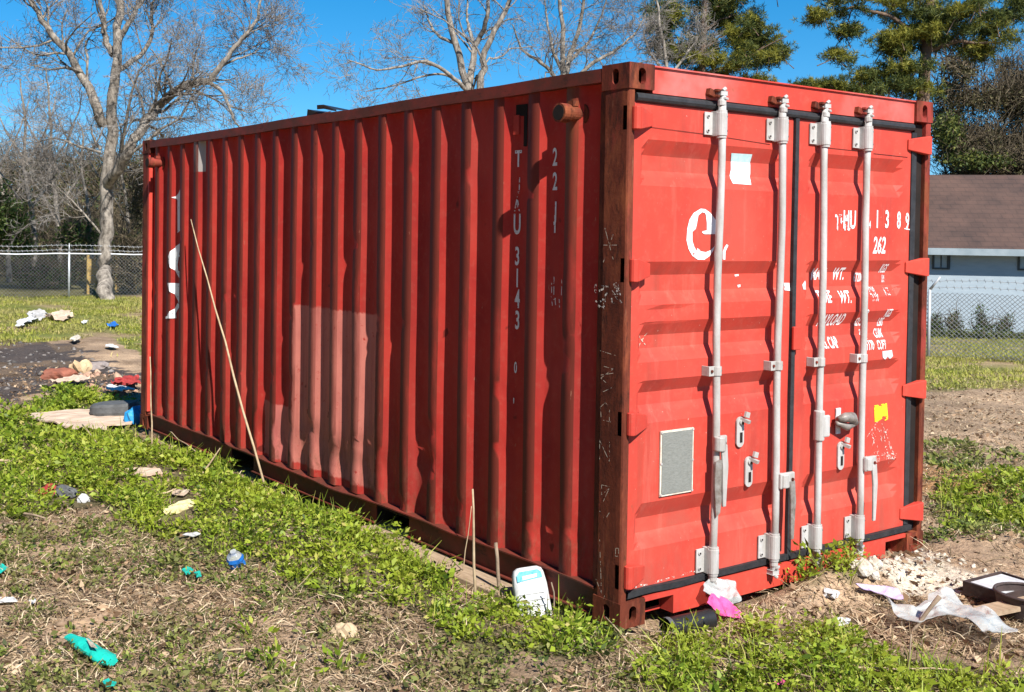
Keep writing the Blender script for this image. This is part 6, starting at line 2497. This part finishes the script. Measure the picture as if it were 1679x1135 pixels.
# rubber pad
rp = gp(188, 687)
mb = MB()
vs, K = [], 22
for (z, s_) in ((0.0, .94), (0.03, 1.0), (0.085, 1.0), (0.11, .93)):
    for k in range(K):
        th = 2 * math.pi * k / K
        c_, s2_ = math.cos(th), math.sin(th)
        q = jr * (math.copysign(abs(c_) ** .6, c_) * 0.235 * s_) + jf * (math.copysign(abs(s2_) ** .7, s2_) * 0.15 * s_)
        vs.append(rp + q + Vector((0, 0, 0.05 + z + 0.02 * c_)))
fs = [(i * K + k, i * K + (k + 1) % K, (i + 1) * K + (k + 1) % K, (i + 1) * K + k) for i in range(3) for k in range(K)]
fs += [tuple(range(K))[::-1], tuple(range(3 * K, 4 * K))]
mb.add(vs, fs)
tag(mb.build('rubber_cushion', M['tyre'], None, rp), 'grey rounded rubber cushion on the plywood by the far corner', 'cushion')
bs = lump('blue_ball', 221, 698, .11, .09, .12, M['skyblue'], 'bright blue plastic container half hidden at the far corner', 'container', 15, lift=.03)
scrap('red_cloth', [(182, 640), (205, 628), (226, 628), (228, 640), (205, 645)], M['redcloth'], 'red cloth at the edge of the container shadow', 'cloth', 0.12, 0.08, seed=45)
scrap('white_rag', [(175, 643), (205, 644), (222, 648), (195, 652), (176, 650)], M['white'], 'white rag below the red cloth behind the far end', 'rag', 0.08, 0.06, seed=46)
scrap('cardboard_piece', [(80, 636), (120, 627), (150, 630), (130, 638), (95, 641)], M['pale_wood'], 'pale flat cardboard strip on the rubbish heap', 'cardboard', 0.06, 0.08, seed=47)
lump('tan_lump', 130, 612, .14, .1, .13, simple('tan_foam', (0.6, 0.44, 0.26), (0.42, 0.28, 0.16), 8), 'pointed tan foam chunk on top of the rubbish heap', 'foam', 16)
lump('brick_lump', 98, 620, .20, .12, .09, simple('brick_red', (0.30, 0.10, 0.06), (0.16, 0.06, 0.04), 8), 'red-brown broken brick on the rubbish heap', 'brick', 17)
lump('grey_stone', 158, 605, .16, .12, .08, simple('grey_stone', (0.30, 0.25, 0.23), (0.18, 0.15, 0.14), 8), 'grey-brown stone at the right end of the rubbish heap', 'stone', 18)
G_W = 'pale rubbish on the lawn before the left fence'
scrap('white_bag', [(25, 538), (45, 524), (62, 518), (60, 532), (40, 542)], M['white'], 'white plastic bag at the left end of the lawn rubbish', 'bag', 0.25, 0.04, seed=48, group=G_W, freq=5)
scrap('grey_bag', [(48, 520), (62, 514), (78, 518), (72, 528), (56, 528)], M['galv'], 'grey crumpled bag on top of the lawn rubbish', 'bag', 0.25, 0.04, seed=49, group=G_W, freq=5)
scrap('pale_heap', [(74, 524), (105, 516), (122, 522), (110, 530), (84, 530)], M['pale_wood'], 'tan heap at the right end of the lawn rubbish', 'rubbish', 0.25, 0.04, seed=50, group=G_W, freq=5)
scrap('white_scrap', [(134, 532), (143, 529), (144, 533), (136, 535)], M['white'], 'tiny white scrap on the lawn right of the rubbish', 'scrap', 0.08, 0.04, seed=51, group=G_W)
scrap('blue_scrap', [(176, 537), (186, 532), (196, 538), (182, 541)], M['blue'], 'blue-grey scrap on the lawn below the big trunk', 'scrap', 0.1, 0.04, seed=52)
scrap('white_scrap', [(172, 572), (184, 569), (194, 574), (180, 576)], M['white'], 'white scrap at the lower lawn edge by the burnt patch', 'scrap', 0.06, 0.04, seed=53, group=G_W)
scrap('pale_scrap', [(115, 562), (128, 556), (134, 561), (122, 566)], M['lime'], 'pale scrap at the top edge of the burnt patch', 'scrap', 0.06, 0.06, seed=54)
scrap('white_scrap', [(-5, 988), (22, 985), (28, 992), (0, 995)], M['white'], 'torn white scrap on bare soil at the left edge', 'scrap', 0.02, 0.015, seed=55)
scrap('white_scrap', [(45, 990), (56, 988), (61, 993), (52, 996)], M['white'], 'small white chip right of the torn scrap on bare soil', 'scrap', 0.015, 0.015, seed=56)
lump('tan_stone', 565, 1045, .06, .05, .05, simple('tan_stone', (0.50, 0.38, 0.24), (0.36, 0.26, 0.16), 8), 'tan lump of earth in the middle of the foreground', 'stone', 19)
scrap('pink_scrap', [(1270, 1132), (1278, 1126), (1288, 1131), (1284, 1138), (1272, 1139)], M['pink'], 'small pink scrap at the bottom edge of the weeds', 'scrap', 0.02, 0.03, seed=57)
# black rubbish on the roof
root = empty('roof_rubbish', on_side(528, 190, 0.03), 'black torn plastic with a white edge lying on the container roof', 'rubbish')
c0 = on_side(528, 190, 0.03)
mb = MB()
q0, q1, q2 = on_side(504, 194, .03), on_side(518, 178, .1), on_side(553, 186, .05)
zt = 2.575
SR = 0.55


def rv(L_):
    return [(x, q0.y + (y - q0.y) * 0.52, zt + (z - zt) * 0.55) for (x, y, z) in L_]


mb.add(rv([(0.03, q0.y + .02, zt), (0.03, q0.y, zt + .10), (0.06, q0.y - .15, zt + .06), (0.10, q0.y - .2, zt), (0.3, q0.y, zt), (0.3, q0.y - .02, zt + .08)]), [(0, 1, 2, 3), (1, 5, 4, 0), (1, 2, 5), (2, 3, 4, 5)])
mb.add(rv([(0.06, q0.y - .15, zt + .09), (0.05, q0.y - .18, zt + .14), (0.06, q0.y - .32, zt + .135), (0.08, q0.y - .58, zt + .055), (0.07, q0.y - .62, zt + .03), (0.07, q0.y - .3, zt + .085),
        (0.35, q0.y - .18, zt + .10), (0.35, q0.y - .5, zt + .05)]), [(0, 1, 2, 5), (2, 3, 4, 5), (1, 6, 7, 2), (2, 7, 3)])
mb.build('black_plastic', M['black'], root, c0)
mb = MB()
mb.add(rv([(0.05, q0.y - .20, zt + .02), (0.05, q0.y - .42, zt + .035), (0.06, q0.y - .55, zt + .045), (0.06, q0.y - .40, zt + .012), (0.06, q0.y - .22, zt + .005), (0.2, q0.y - .3, zt + .01)]), [(0, 1, 2, 3, 4), (0, 4, 5)])
mb.build('white_edge', M['white'], root, c0)

# weed plants that stand out singly in the dry foreground
PL = [(440, 1100, .10, 'bushy green weed alone in the dry grass at bottom centre-left'), (415, 1050, .07, 'small weed just above the bushy weed at bottom centre-left'), (560, 1100, .08, 'low weed in dry grass at bottom centre'), (1470, 900, .10, 'dark green weed growing against the right door sill'), (1345, 935, .13, 'leafy weed below the third door rod')]
for i, (u, v, h_, lab) in enumerate(PL):
    c = gp(u, v)
    rgp = np.random.default_rng(200 + i)
    n = 26
    C = np.tile(np.array(c), (n, 1)) + np.c_[rgp.normal(size=(n, 2)) * h_ * .45, rgp.random(n) * h_]
    D = C - np.array(c)
    D = D + rgp.normal(size=(n, 3)) * h_ * .3
    V, F = leaves_batch(C, rgp.uniform(.035, .065, n), .022, rgp, D)
    P_, R_ = [], []
    for q in C[::3]:
        P_.append(np.array([np.array(c), np.array(c) * .4 + q * .6, q]))
        R_.append(np.array([.003, .0025, .0015]))
    SV, SF = tube_batch(P_, R_, 4)
    root = empty('weed_plant', c, lab, 'weed', 'single weeds in the dry ground')
    np_mesh('leaf_cluster', V, F, M['weed_dark'] if i == 3 else M['weed'], root, c)
    np_mesh('stem', SV, SF, M['weed_dark'], root, c)
